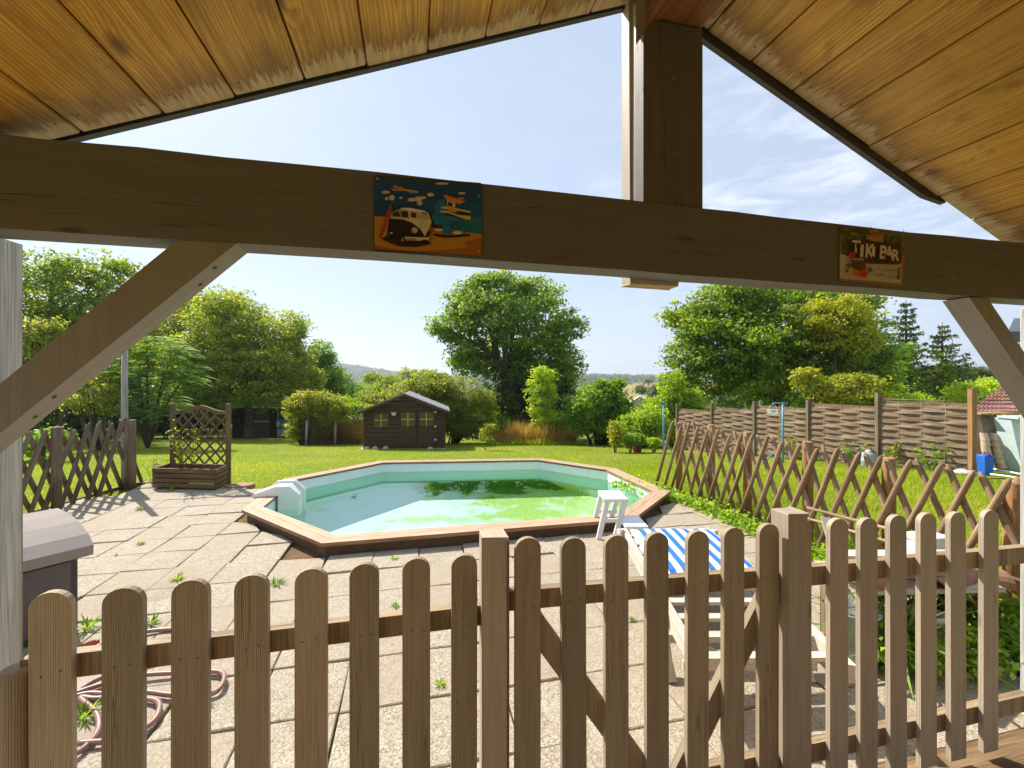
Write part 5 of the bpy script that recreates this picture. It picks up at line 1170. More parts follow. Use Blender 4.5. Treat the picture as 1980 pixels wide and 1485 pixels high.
def old_shed():
    Y0 = 27.; a = ground(449, Y0); b = ground(540, Y0); zg = min(a.z, b.z) - .05; ex = b - a; ex.z = 0; W = ex.length; ex /= W; ey = Vector((-ex.y, ex.x, 0)); O = Vector((a.x, a.y, zg)); P = lambda x, y, z: O + ex * x + ey * y + Vector((0, 0, z)); k = W / 91.
    t = thing('old_shed', 'low dark tarred shed under the trees on the left with a boarded door', 'shed', O + ex * W / 2); h = 1.86
    mb = MB()
    for q in range(16):
        x0, x1 = W * q / 16, W * (q + 1) / 16 - .015; mb.hexa([P(x0, 0, 0), P(x0, 0, h), P(x1, 0, 0), P(x1, 0, h), P(x0, .04, 0), P(x0, .04, h), P(x1, .04, 0), P(x1, .04, h)], h, .2, .04)
    mb.hexa([P(0, .05, 0), P(0, 2.4, 0), P(.04, .05, 0), P(.04, 2.4, 0), P(0, .05, h), P(0, 2.4, h), P(.04, .05, h), P(.04, 2.4, h)], 2.4, h, .04)
    mb.hexa([P(W - .04, .05, 0), P(W - .04, 2.4, 0), P(W, .05, 0), P(W, 2.4, 0), P(W - .04, .05, h), P(W - .04, 2.4, h), P(W, .05, h), P(W, 2.4, h)], 2.4, h, .04)
    mb.build('wall', M['oldshed'], t)
    mb = MB(); mb.hexa([P(-.15, -.35, h - .04), P(W + 1.2, -.35, h - .04), P(-.15, 2.5, h + .16), P(W + 1.2, 2.5, h + .16), P(-.15, -.35, h + .02), P(W + 1.2, -.35, h + .02), P(-.15, 2.5, h + .22), P(W + 1.2, 2.5, h + .22)], W, 2.6, .06); mb.build('roof', M['oldroof'], t)
    x0, x1 = (492 - 449) * k, (522 - 449) * k; mb = MB()
    for q in range(6): xa, xb = x0 + (x1 - x0) * q / 6, x0 + (x1 - x0) * (q + 1) / 6 - .012; mb.hexa([P(xa, -.04, .05), P(xa, -.04, 1.6), P(xb, -.04, .05), P(xb, -.04, 1.6), P(xa, -.004, .05), P(xa, -.004, 1.6), P(xb, -.004, .05), P(xb, -.004, 1.6)], 1.5, .15, .03)
    d = mb.build('door', M['olddoor'], t); mb = MB(); mb.hexa([P(x0, -.07, .98), P(x1, -.07, .98), P(x0, -.042, .98), P(x1, -.042, .98), P(x0, -.07, 1.10), P(x1, -.07, 1.10), P(x0, -.042, 1.10), P(x1, -.042, 1.10)], 1, .1, .02); mb.build('crossbar', M['zinc'], d)
    mb = MB(); xp = (537 - 449) * k; mb.hexa([P(xp, -.08, 0), P(xp, -.08, h - .05), P(xp + .09, -.08, 0), P(xp + .09, -.08, h - .05), P(xp, -.005, 0), P(xp, -.005, h - .05), P(xp + .09, -.005, 0), P(xp + .09, -.005, h - .05)], h, .09, .08); mb.build('corner_post', M['cabinet'], t)
    c = thing('cabinet', 'pale green metal cabinet on legs beside the old dark shed', 'cabinet', P(W + .35, -.2, 0)); x0 = (541 - 449) * k; x1 = (557 - 449) * k; Q = lambda xa, xb, ya, yb, za, zb: [P(xa, ya, za), P(xb, ya, za), P(xa, yb, za), P(xb, yb, za), P(xa, ya, zb), P(xb, ya, zb), P(xa, yb, zb), P(xb, yb, zb)]
    mb = MB(); mb.hexa(Q(x0, x1, -.3, .1, .15, .62), .4, .4, .4); mb.build('body', M['greygas'], c, bevel=.01)
    mb = MB(); mb.hexa(Q(x0 - .03, x1 + .03, -.32, .12, .72, 1.15), .4, .4, .4); mb.build('hood', M['cabinet'], c, bevel=.02)
    mb = MB(); mb.hexa(Q(x0, x0 + .16, -.335, -.322, .78, 1.08), .4, .4, .4); mb.build('door_plate', M['palesheet'], c)
    for x, y in ((x0 + .02, -.27), (x1 - .05, -.27), (x0 + .02, .06), (x1 - .05, .06)): mb = MB(); mb.hexa(Q(x, x + .03, y, y + .03, 0, .74), .1, .1, .1); mb.build('leg', M['slate'], c)
old_shed()

# ------------------------------------------------------------------ woven fence and the things beside it
wf0, wf1 = (8.48, 8.1), (5.70, 15.15); NP = 5
wf = thing('woven_fence', 'long woven brown lath fence of five panels between dark posts', 'fence', cu(wf0[0], wf0[1], float(terr(*wf0))))
wp = [cu(wf0[0] + (wf1[0] - wf0[0]) * i / NP, wf0[1] + (wf1[1] - wf0[1]) * i / NP, float(terr(wf0[0] + (wf1[0] - wf0[0]) * i / NP, wf0[1] + (wf1[1] - wf0[1]) * i / NP))) for i in range(NP + 1)]
tops = [1.42, 1.30, 1.09, .99, .84, .76]
for i, p in enumerate(wp):
    mb = MB(); mb.beam(p - Vector((0, 0, .1)), Vector((p.x, p.y, tops[i])), .085, .085, up=cu(0, 1, 0)); mb.build('post', M['jaegerold'] if i else M['jpost'], wf, bevel=.004)
nrm = (wp[1] - wp[0]).cross(Vector((0, 0, 1))).normalized()
for i in range(NP):
    a, b = wp[i], wp[i + 1]; d = b - a; Lh = Vector((d.x, d.y, 0)).length; mb = MB(); nl = 18; hgt = 1.30; zst = min(a.z, b.z) + .03 if i else a.z + .02
    zs = (a.z + b.z) / 2 + .02; e0 = .06 / Lh
    for k in range(nl):
        hh = hgt / nl; z0 = zs + hh * k; ph = math.pi * (k % 2); nn = 20; ou_, ov_ = random.uniform(0, 40), random.uniform(0, 40); sagk = random.gauss(0, .008); prev = None; tw = random.gauss(0, .1)
        for q in range(nn + 1):
            s = e0 + (1 - 2 * e0) * q / nn; off = nrm * (.016 * math.sin(s * math.pi * 4 + ph)); zz = z0 + sagk * math.sin(s * math.pi) + random.gauss(0, .0025); w = hh * (1.05 + .07 * math.sin(s * 9 + k * 2.1))
            p = Vector((a.x + d.x * s, a.y + d.y * s, zz)) + off; tilt = nrm * (-.007 + .005 * math.sin(s * 7 + k * 1.7)); cur = (p + tilt, p + Vector((0, 0, w)) - tilt)
            if prev:
                x0, x1 = ou_ + (q - 1) * Lh / nn, ou_ + q * Lh / nn
                mb.face([prev[0], cur[0], cur[1], prev[1]], [(x0, ov_), (x1, ov_), (x1, ov_ + w), (x0, ov_ + w)], 0, True); bk = nrm * -.006; mb.face([prev[1] + bk, cur[1] + bk, cur[0] + bk, prev[0] + bk], [(x0, ov_ + w), (x1, ov_ + w), (x1, ov_), (x0, ov_)], 0, True)
                mb.face([prev[1], cur[1], cur[1] + bk, prev[1] + bk]); mb.face([prev[0] + bk, cur[0] + bk, cur[0], prev[0]])
            prev = cur
    for q in range(1, 4):
        p = Vector((a.x + d.x * q / 4, a.y + d.y * q / 4, zs)); mb.tube([p - Vector((0, 0, .03)), p + Vector((0, 0, hgt + .03))], .012, 6)
    z = zs + hgt; mb.beam(Vector((a.x + d.x * e0, a.y + d.y * e0, z + .02)) + nrm * .02, Vector((a.x + d.x * (1 - e0), a.y + d.y * (1 - e0), z + .02)) + nrm * .02, .025, .035)
    if i == 0: mb.tube([Vector((a.x, a.y, z + .08)), Vector((b.x, b.y, z + .07))], .010, 6)
    mb.build('woven_panel', M['woven'], wf)

def wfp(px, dy=0.0):                      # point on the ground in front of the woven fence under a photo column
    best = min(range(400), key=lambda s: abs((wf0[0] + (wf1[0] - wf0[0]) * s / 400) / (wf0[1] + (wf1[1] - wf0[1]) * s / 400) - (px - 990) / F)); s = best / 400
    X, Y = wf0[0] + (wf1[0] - wf0[0]) * s, wf0[1] + (wf1[1] - wf0[1]) * s; Y -= dy; X = (px - 990) / F * Y; return cu(X, Y, float(terr(X, Y))), Y
def line_post(label, px, Y, ytop, bars, basket=False, stay=True):
    g = ground(px, Y); t = thing('clothes_line_post', label, 'line post', g, 'blue clothes line posts'); top = at(px, ytop, Y)
    mb = MB(); mb.tube([g - Vector((0, 0, .1)), g.lerp(top, .5), top], .024, 10); mb.build('pole', M['bluemetal'], t)
    A = cu(1, 0); mb = MB(); mb.tube([top - A * bars[0], top, top + A * bars[1]], .012, 8); mb.build('crossarm', M['bluemetal'], t)
    if stay:
        mb = MB(); q = g.lerp(top, .32); e = ground(px - (45 if basket else -22), Y - .3); mb.tube([q, e], .015, 8); mb.build('stay', M['bluemetal'], t)
    return top, A
line_post('turquoise clothes line post standing by the hedge', 1283, 12.6, 783, (.14, .14))
tp_, A_x = line_post('blue clothes line post with a hanging wire basket in front of the woven fence', 1514, 10.0, 779, (.24, .10), True)
bk = thing('peg_basket', 'round pale wire peg basket hanging from the blue clothes line post', 'basket', tp_ - A_x * .24); c = tp_ - A_x * .235 - Vector((0, 0, .17)); mb = MB()
for k in range(8): a = math.pi * k / 8; mb.tube([c + Vector((math.cos(a) * r, math.sin(a) * r, z)) for r, z in ((-.105, .02), (-.09, -.06), (0, -.10), (.09, -.06), (.105, .02))], .004, 5)
for r, z in ((.105, .02), (.10, -.04), (.06, -.09)): mb.tube([c + Vector((math.cos(a) * r, math.sin(a) * r, z)) for a in np.linspace(0, 2 * math.pi, 17)], .005, 5)
mb.build('wire_bowl', M['clearpl'], bk); mb = MB(); mb.tube([c + Vector((math.cos(a) * .105, 0, .02 + .12 * math.sin(a))) for a in np.linspace(0, math.pi, 11)], .005, 6); mb.tube([c + Vector((0, 0, .14)), c + Vector((0, 0, .17))], .005, 6); mb.build('handle', M['clearpl'], bk)
g, Y = wfp(1679, .35); t = thing('gas_canister', 'grey green metal canister standing in front of the woven fence', 'canister', g); mb = MB(); mb.lathe(g, [(0, 0), (.115, 0), (.125, .02), (.125, .12), (.129, .125), (.129, .14), (.125, .145), (.125, .26), (.10, .30), (.05, .32), (0, .32)], 20); mb.build('cylinder', M['greygas'], t); mb = MB(); mb.lathe(g + Vector((0, 0, .31)), [(.05, 0), (.055, .03), (.03, .05), (0, .05)], 12); mb.build('valve_collar', M['palesheet'], t)
# blue jerrycan
g = ground(1905, 7.85); t = thing('jerrycan', 'bright blue plastic jerrycan at the end of the woven fence', 'jerrycan', g); X0 = (1905 - 990) / F * 7.85; gz = g.z + .01
def jr(z, w, d): return [cu(X0 - w, 7.85 - d, gz + z), cu(X0 + w, 7.85 - d, gz + z), cu(X0 + w, 7.85 + d, gz + z), cu(X0 - w, 7.85 + d, gz + z)]
mb = MB(); lv = [jr(0, .05, .045), jr(.025, .066, .058), jr(.20, .078, .068), jr(.30, .084, .072), jr(.345, .084, .072), jr(.36, .07, .06)]
for a, b in zip(lv[:-1], lv[1:]):
    for k in range(4): mb.face([a[k], a[(k + 1) % 4], b[(k + 1) % 4], b[k]])
mb.face(lv[0][::-1]); mb.face(lv[-1]); mb.build('body', M['blueplastic'], t, bevel=.018)
mb = MB(); c = cu(X0 + .0, 7.80, gz + .355); mb.tube([c + cu(-.055, .03, 0), c + cu(-.05, .03, .03), c + cu(.045, .03, .035), c + cu(.055, .03, 0)], .011, 8); mb.build('handle', M['blueplastic'], t)
mb = MB(); mb.lathe(cu(X0 + .0, 7.80, gz + .355), [(.035, 0), (.035, .03), (.03, .034), (0, .034)], 14); mb.build('cap', M['bluecap'], t)
# tile stack leaning on a corrugated sheet, pale blue sheet, white pipes
def tiles():
    Y0 = 8.7; g = ground(1930, Y0); t = thing('tile_stack', 'stack of pale canal tiles on corrugated sheets beside the woven fence post', 'tile stack', g); X0 = (1892 - 990) / F * Y0; X1 = (1962 - 990) / F * Y0; z0 = g.z; h = 1.08; mb = MB(); n = 48; prev = None
    for i in range(n + 1):
        s = i / n; x = X0 + (X1 - X0) * s; off = -.05 * max(0, math.cos(s * 2 * math.pi * 3.6)) ** .8; cur = [cu(x, Y0 + off + .22 * q, z0 + h * q) for q in (0, .5, 1)]
        if prev:
            for q in range(2): mb.face([prev[q], cur[q], cur[q + 1], prev[q + 1]], None, 0, True); bb = cu(0, .012, 0); mb.face([prev[q + 1] + bb, cur[q + 1] + bb, cur[q] + bb, prev[q] + bb], None, 0, True)
        prev = cur
    mb.build('corrugated_sheet', M['cement'], t)
    for cidx, fx in enumerate((.14, .45, .77)):
        x = X0 + (X1 - X0) * fx
        for k in range(6 if cidx < 2 else 8):
            z = z0 + .06 + k * .105 + random.gauss(0, .008); y_ = Y0 - .10 + .22 * (z - z0) / h; mb = MB(); r0, r1 = .060, .078; dx = random.gauss(0, .008); A1, B1 = [], []
            for j in range(8): a = math.pi * j / 7; A1.append(cu(x + dx + r0 * math.cos(a), y_ - r0 * math.sin(a), z + .15)); B1.append(cu(x + dx + r1 * math.cos(a), y_ - .035 - r1 * math.sin(a), z))
            for j in range(7): mb.face([B1[j], B1[j + 1], A1[j + 1], A1[j]], None, 0, True); ii = cu(0, .012, -.002); mb.face([A1[j] + ii, A1[j + 1] + ii, B1[j + 1] + ii, B1[j] + ii], None, 0, True); mb.face([B1[j + 1], B1[j], B1[j] + ii, B1[j + 1] + ii])
            mb.build('canal_tile', M['tilepale'], t)
    mb = MB()
    for k in range(3): mb.beam(cu(X0 + .05, Y0 + .05 + .1 * k, z0 + h + .03), cu(X1 - .02, Y0 + .05 + .1 * k, z0 + h + .05), .09, .03)
    mb.build('top_lath', M['rawend'], t, bevel=.003)
    dead = stems('dry_weed', 'tangle of dry reddish weed on top of the tile stack', 'weed', cu(X0 + .42, Y0 + .03, z0 + h - .12), 14, .16, .2, 'straw', .05, 8, 9)
    X2 = (1950 - 990) / F * 8.4; X3 = X2 + 1.1; g2 = ground(1962, 8.4); s = thing('metal_panel', 'pale blue sheet metal panel standing right of the tile stack', 'panel', g2); mb = MB(); Pq = lambda x, y, z: cu(x, y, z + g2.z)
    mb.prism([Pq(X2 + .16, 8.3, 0), Pq(X3, 8.3, 0), Pq(X3, 8.36, 1.02), Pq(X2, 8.36, 1.02)], cu(0, .3, 0)); mb.build('sheet', M['palesheet'], s, bevel=.008); mb = MB(); mb.beam(Pq(X2 - .02, 8.40, 1.045), Pq(X3, 8.40, 1.045), .36, .045); mb.build('top_edge', M['palesheet'], s, bevel=.004)
tiles()
for lb, a, b, r in (('long thin white pipe lying on the grass below the jerrycan', (1908, 906), (1990, 922), .016), ('second white pipe lying nearer the lattice fence', (1915, 918), (1990, 930), .016), ('yellow cane lying on the grass by the last lattice post', (1893, 928), (1945, 926), .010)):
    p, q = gnd(a[0], a[1], -.03), gnd(b[0], b[1], -.03); t = thing('pipe', lb, 'pipe', p.lerp(q, .5)); mb = MB(); mb.tube([p + Vector((0, 0, r)), p.lerp(q, .5) + Vector((0, 0, r + .01)), q + Vector((0, 0, r))], r, 8); mb.build('shaft', M['white'] if r > .012 else M['straw'], t)
t = thing('rock', 'pale rock at the foot of the last woven fence post', 'rock', ground(1868, 7.9)); mb = MB(); c = ground(1868, 7.9)
for k in range(1):
    prof = [(.0, 0), (.17, .01), (.19, .05), (.10, .09), (0, .10)]; mb.lathe(c, prof, 9)
mb.build('stone', M['stone'], t, wob=.008)
# outbuilding with a red roof, neighbour house corner, far pale house
def redroof():
    Y0 = 13.; x0, x1 = (1872 - 990) / F * Y0, (2120 - 990) / F * Y0; g = cu(x0, Y0, float(terr(x0, Y0))); t = thing('outbuilding', 'outbuilding with a red tiled roof beyond the woven fence', 'outbuilding', g)
    ze, zr = H - (797 - HY) / F * Y0, H - (738 - HY) / F * (Y0 + 2.6); mb = MB(); D = 2.6; ny = 9; nx = 60; rows = []
    for j in range(ny):
        s0, s1 = j / ny, (j + 1) / ny; prev = None
        for i in range(nx + 1):
            x = x0 + .0 + (x1 - x0) * i / nx; bump = .03 * abs(math.sin(i * math.pi / 2 * 1.0)) ; bump = .028 * (.5 + .5 * math.cos(i * math.pi * .97))
            cur = (cu(x + s0 * 4.1, Y0 + D * s0, ze + (zr - ze) * s0 + .03 + bump), cu(x + s1 * 4.1, Y0 + D * s1 + .05, ze + (zr - ze) * s1 + bump))
            if prev: mb.face([prev[0], cur[0], cur[1], prev[1]], None, 0, True)
            prev = cur
    mb.build('roof', plain('red_roof_tile', (.34, .13, .115), .85, .25, 6), t)
    mb = MB(); mb.hexa([cu(x0 + .1, Y0 + .2, g.z - .1), cu(x1, Y0 + .2, g.z - .1), cu(x0 + 5, Y0 + 4.8, g.z - .1), cu(x1 + 5, Y0 + 4.8, g.z - .1), cu(x0 + .1, Y0 + .2, ze - .02), cu(x1, Y0 + .2, ze - .02), cu(x0 + 5, Y0 + 4.8, ze - .02), cu(x1 + 5, Y0 + 4.8, ze - .02)], 3, 4, 2); mb.build('wall', M['render'], t)
    mb = MB(); mb.beam(cu(x0, Y0 - .03, ze - .02), cu(x1, Y0 - .03, ze - .02), .03, .14); mb.build('eaves_board', M['rawend'], t)
    mb = MB(); mb.prism([cu(x0 + 4.1, Y0 + D + .04, zr), cu(x1 + 4.1, Y0 + D + .04, zr), cu(x1 + 4.1, Y0 + D + .2, zr - .02), cu(x0 + 4.1, Y0 + D + .2, zr - .02)], (0, 0, .05)); mb.build('ridge', M['terracotta'], t)
redroof()
def neighbour():
    Y0 = 15.; x0 = (1958 - 990) / F * Y0; g = cu(x0, Y0, float(terr(x0, Y0))); t = thing('neighbour_house', 'corner of a neighbouring house with dark gutter behind the right brace', 'house', g); ze = H + (HY - 662) / F * Y0
    K = lambda x, y: x + (y - Y0) * 1.2
    Q = lambda xa, xb, ya, yb, za, zb: [cu(K(xa, ya), ya, za), cu(K(xb, ya), ya, za), cu(K(xa, yb), yb, za), cu(K(xb, yb), yb, za), cu(K(xa, ya), ya, zb), cu(K(xb, ya), ya, zb), cu(K(xa, yb), yb, zb), cu(K(xb, yb), yb, zb)]
    mb = MB(); mb.hexa(Q(x0 + .2, x0 + 7, Y0 + .3, Y0 + 6, g.z - .3, ze), 5, 5, 3); mb.build('wall', M['palesheet'], t)
    mb = MB(); mb.hexa(Q(x0 - .15, x0 + 7.3, Y0 - .05, Y0 + .12, ze + .02, ze + .30), 5, .2, .3); mb.build('gutter', M['slate'], t, bevel=.03)
    mb = MB(); mb.hexa([cu(x0 - .15, Y0, ze + .3), cu(x0 + 7.3, Y0, ze + .3), cu(x0 + 3.7, Y0 + 3.2, ze + 1.2), cu(x0 + 11, Y0 + 3.2, ze + 1.2), cu(x0 - .15, Y0, ze + .38), cu(x0 + 7.3, Y0, ze + .38), cu(x0 + 3.7, Y0 + 3.2, ze + 1.28), cu(x0 + 11, Y0 + 3.2, ze + 1.28)], 5, 3, .1); r = mb.build('roof', M['slate'], t)
    mb = MB(); mb.hexa(Q(x0 + .45, x0 + 1.0, Y0 + .8, Y0 + 1.3, ze + .4, ze + 2.3), .5, .5, 1.5); mb.build('chimney', M['chimney'], r)
neighbour()
def far_house():
    Y0 = 70.; P0 = at(1236, 768, Y0); zg = H - (800 - HY) / F * Y0; X0 = (1236 - 990) / F * Y0; t = thing('far_house', 'small pale gabled house in the valley with a pinkish roof', 'house', cu(X0, Y0, zg)); w = 2.1; ze = H - (784 - HY) / F * Y0; zr = P0.z; mb = MB()
    g0 = [cu(X0 - w, Y0, zg - 3), cu(X0 + w, Y0, zg - 3), cu(X0 + w, Y0, ze), cu(X0, Y0, zr), cu(X0 - w, Y0, ze)]; mb.prism(g0, cu(2.2, 7, 0)); mb.build('wall', M['render'], t)
    for sg in (-1, 1):
        mb = MB(); a = cu(X0 + sg * (w + .3), Y0 - .3, ze - .1); b = cu(X0, Y0 - .3, zr + .05); v = cu(2.4, 7.6, 0); mb.prism([a, b, b + Vector((0, 0, .15)), a + Vector((0, 0, .15))], v); mb.build('roof', plain('far_roof', (.62, .50, .46), .8), t)
far_house()
# pink pot with a plant, small shrubs on the lawn
g = ground(1232, 13.8); t = thing('flower_pot', 'pink plastic pot with a bushy plant by the hedge', 'pot', g); mb = MB(); mb.lathe(g, [(0, .01), (.12, 0), (.17, .30), (.185, .30), (.185, .34), (.16, .34), (.15, .28), (0, .28)], 18); mb.build('pot', M['pink'], t)
V, Hh = foliage([(g + Vector((-.15, 0, .42)), (.26, .22, .2))], .07, .1, 10, 1.2); quads_mesh('plant', V, Hh, M['hedge'], t)
# wire fence post and mesh in front of the dry grass on the left
t = thing('wire_fence', 'old wire mesh fence with grey wooden posts beside the vine bush', 'fence', ground(592, 18.2)); p0, p1, p2 = ground(592, 18.2), ground(648, 18.4), ground(700, 18.6)
for p, h in ((p0, 1.02), (p1, .95)): mb = MB(); mb.tube([p - Vector((0, 0, .1)), p + Vector((.03, 0, h))], .055, 8); mb.build('post', M['greypost'], t)
mb = MB()
for a, b in ((p0, p1), (p1, p2)):
    for z in np.linspace(.12, .9, 6): mb.tube([a + Vector((0, 0, z)), a.lerp(b, .5) + Vector((0, 0, z - .03)), b + Vector((0, 0, z))], .006, 4)
    for s in np.linspace(0.03, .97, 14): q = a.lerp(b, s); mb.tube([q + Vector((0, 0, .1)), q + Vector((0, 0, .9))], .005, 4)
mb.build('wire_mesh', M['wire'], t)

# ------------------------------------------------------------------ trees, shrubs and hedges
# crown masses are given as (column, row, half width, half height, extra depth) in photo pixels at the plant's own distance
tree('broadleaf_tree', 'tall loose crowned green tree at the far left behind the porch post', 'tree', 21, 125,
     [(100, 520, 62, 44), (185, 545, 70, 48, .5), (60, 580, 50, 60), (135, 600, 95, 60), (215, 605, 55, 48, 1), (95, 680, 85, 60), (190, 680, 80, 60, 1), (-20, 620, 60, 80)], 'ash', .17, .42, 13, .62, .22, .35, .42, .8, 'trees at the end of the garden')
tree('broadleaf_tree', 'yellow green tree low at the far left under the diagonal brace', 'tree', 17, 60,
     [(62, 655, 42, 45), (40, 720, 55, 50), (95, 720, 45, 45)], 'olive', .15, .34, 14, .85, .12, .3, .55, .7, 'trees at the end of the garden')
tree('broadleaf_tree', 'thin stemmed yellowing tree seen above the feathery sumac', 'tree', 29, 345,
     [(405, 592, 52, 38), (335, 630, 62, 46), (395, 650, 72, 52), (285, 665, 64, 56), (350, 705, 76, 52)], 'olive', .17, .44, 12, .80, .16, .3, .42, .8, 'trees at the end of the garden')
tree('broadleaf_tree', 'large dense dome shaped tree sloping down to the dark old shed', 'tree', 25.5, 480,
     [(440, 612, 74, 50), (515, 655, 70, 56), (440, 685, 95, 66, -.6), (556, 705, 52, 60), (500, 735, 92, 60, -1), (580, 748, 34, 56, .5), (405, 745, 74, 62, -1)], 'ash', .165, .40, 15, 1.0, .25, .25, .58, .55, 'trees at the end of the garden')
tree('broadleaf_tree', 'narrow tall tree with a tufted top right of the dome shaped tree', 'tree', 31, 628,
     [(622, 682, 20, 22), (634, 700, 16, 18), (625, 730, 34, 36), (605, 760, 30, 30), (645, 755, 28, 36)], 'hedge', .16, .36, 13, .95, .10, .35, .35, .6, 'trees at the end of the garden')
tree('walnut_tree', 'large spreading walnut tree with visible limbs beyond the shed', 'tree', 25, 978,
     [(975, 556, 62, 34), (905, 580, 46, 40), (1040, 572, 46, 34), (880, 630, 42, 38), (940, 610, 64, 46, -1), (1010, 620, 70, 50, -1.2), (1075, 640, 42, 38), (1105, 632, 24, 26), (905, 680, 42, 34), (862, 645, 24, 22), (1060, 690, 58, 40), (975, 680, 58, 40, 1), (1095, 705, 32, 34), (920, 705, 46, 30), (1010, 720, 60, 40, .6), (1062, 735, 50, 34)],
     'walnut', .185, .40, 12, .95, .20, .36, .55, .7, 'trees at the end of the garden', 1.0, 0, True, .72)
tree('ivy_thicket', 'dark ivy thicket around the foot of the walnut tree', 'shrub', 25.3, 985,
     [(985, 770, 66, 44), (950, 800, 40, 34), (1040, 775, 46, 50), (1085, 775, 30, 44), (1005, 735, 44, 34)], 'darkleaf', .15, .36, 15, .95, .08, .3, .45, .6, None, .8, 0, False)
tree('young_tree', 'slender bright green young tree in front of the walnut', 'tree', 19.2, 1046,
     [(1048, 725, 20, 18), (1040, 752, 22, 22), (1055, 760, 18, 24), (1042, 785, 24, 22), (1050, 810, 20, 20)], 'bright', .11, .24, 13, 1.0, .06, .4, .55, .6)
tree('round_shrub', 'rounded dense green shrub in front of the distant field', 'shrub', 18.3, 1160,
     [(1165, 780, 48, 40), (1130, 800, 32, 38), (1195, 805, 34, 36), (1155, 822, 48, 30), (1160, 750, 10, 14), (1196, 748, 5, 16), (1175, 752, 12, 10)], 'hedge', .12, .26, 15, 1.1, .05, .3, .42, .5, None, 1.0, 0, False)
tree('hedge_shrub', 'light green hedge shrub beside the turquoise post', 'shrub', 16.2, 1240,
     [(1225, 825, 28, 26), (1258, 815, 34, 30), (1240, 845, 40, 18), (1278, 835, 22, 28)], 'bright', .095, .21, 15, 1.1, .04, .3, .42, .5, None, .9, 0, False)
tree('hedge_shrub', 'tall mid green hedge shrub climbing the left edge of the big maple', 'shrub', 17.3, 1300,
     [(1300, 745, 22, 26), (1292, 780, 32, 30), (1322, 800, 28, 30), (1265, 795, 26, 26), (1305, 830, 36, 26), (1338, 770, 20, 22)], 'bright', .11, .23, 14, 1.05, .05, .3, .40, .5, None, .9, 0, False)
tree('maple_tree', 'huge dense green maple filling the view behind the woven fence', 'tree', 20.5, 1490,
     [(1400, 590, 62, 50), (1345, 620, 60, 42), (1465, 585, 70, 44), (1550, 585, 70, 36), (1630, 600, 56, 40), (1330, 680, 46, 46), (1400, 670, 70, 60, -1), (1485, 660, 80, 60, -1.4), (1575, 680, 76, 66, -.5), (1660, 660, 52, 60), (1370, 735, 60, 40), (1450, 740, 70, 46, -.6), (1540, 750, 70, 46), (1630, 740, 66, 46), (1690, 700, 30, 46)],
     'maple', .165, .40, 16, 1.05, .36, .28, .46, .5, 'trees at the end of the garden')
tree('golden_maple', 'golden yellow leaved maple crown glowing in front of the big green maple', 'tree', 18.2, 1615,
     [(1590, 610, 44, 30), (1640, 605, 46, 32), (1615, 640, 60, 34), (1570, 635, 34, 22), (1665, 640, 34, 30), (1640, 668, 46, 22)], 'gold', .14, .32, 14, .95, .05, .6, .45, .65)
tree('golden_shrub', 'orange tinged low leafy shrub behind the woven fence', 'shrub', 15.0, 1625,
     [(1600, 755, 44, 26), (1650, 750, 44, 28), (1565, 735, 30, 18), (1625, 775, 60, 20), (1688, 770, 24, 22)], 'vine', .125, .26, 12, .85, .05, .3, .55, .7, None, .7, 0, False)
tree('olive_bush', 'big olive yellow rounded bush behind the garden shed', 'shrub', 19.6, 860,
     [(830, 750, 46, 34), (880, 765, 50, 40), (915, 800, 40, 36), (850, 800, 60, 40), (895, 825, 50, 24), (790, 765, 40, 30, .8)], 'olive', .105, .24, 15, 1.1, .05, .3, .45, .5, None, .9, 0, False)
tree('vine_bush', 'yellow green vine covered arch left of the garden shed', 'shrub', 18.8, 590,
     [(585, 785, 26, 26), (610, 778, 30, 22), (572, 815, 16, 36), (640, 790, 26, 24), (650, 815, 20, 24), (575, 840, 14, 14)], 'vine', .085, .19, 16, 1.15, .05, .3, .5, .5, None, .9, 0, False)
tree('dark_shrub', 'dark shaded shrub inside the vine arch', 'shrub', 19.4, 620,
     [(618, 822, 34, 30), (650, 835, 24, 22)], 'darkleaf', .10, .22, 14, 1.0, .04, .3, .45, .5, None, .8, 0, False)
tree('wild_shrub', 'pale green wild shrub between the vine arch and the shed', 'shrub', 21, 690,
     [(688, 800, 26, 26), (670, 785, 20, 18), (700, 825, 22, 18)], 'bright', .10, .22, 13, 1.0, .04, .3, .4, .5, None, .8, 0, False)
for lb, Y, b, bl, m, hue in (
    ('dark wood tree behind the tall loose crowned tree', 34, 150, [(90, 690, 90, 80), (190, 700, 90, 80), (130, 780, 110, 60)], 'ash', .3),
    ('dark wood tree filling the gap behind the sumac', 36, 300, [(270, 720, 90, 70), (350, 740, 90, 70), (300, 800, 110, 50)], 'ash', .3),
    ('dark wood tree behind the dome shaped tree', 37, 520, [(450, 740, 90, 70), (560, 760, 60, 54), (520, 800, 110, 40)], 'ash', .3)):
    tree('broadleaf_tree', lb, 'tree', Y, b, bl, m, .26, .6, 13, .8, .2, .3, hue, .6, 'trees at the end of the garden')
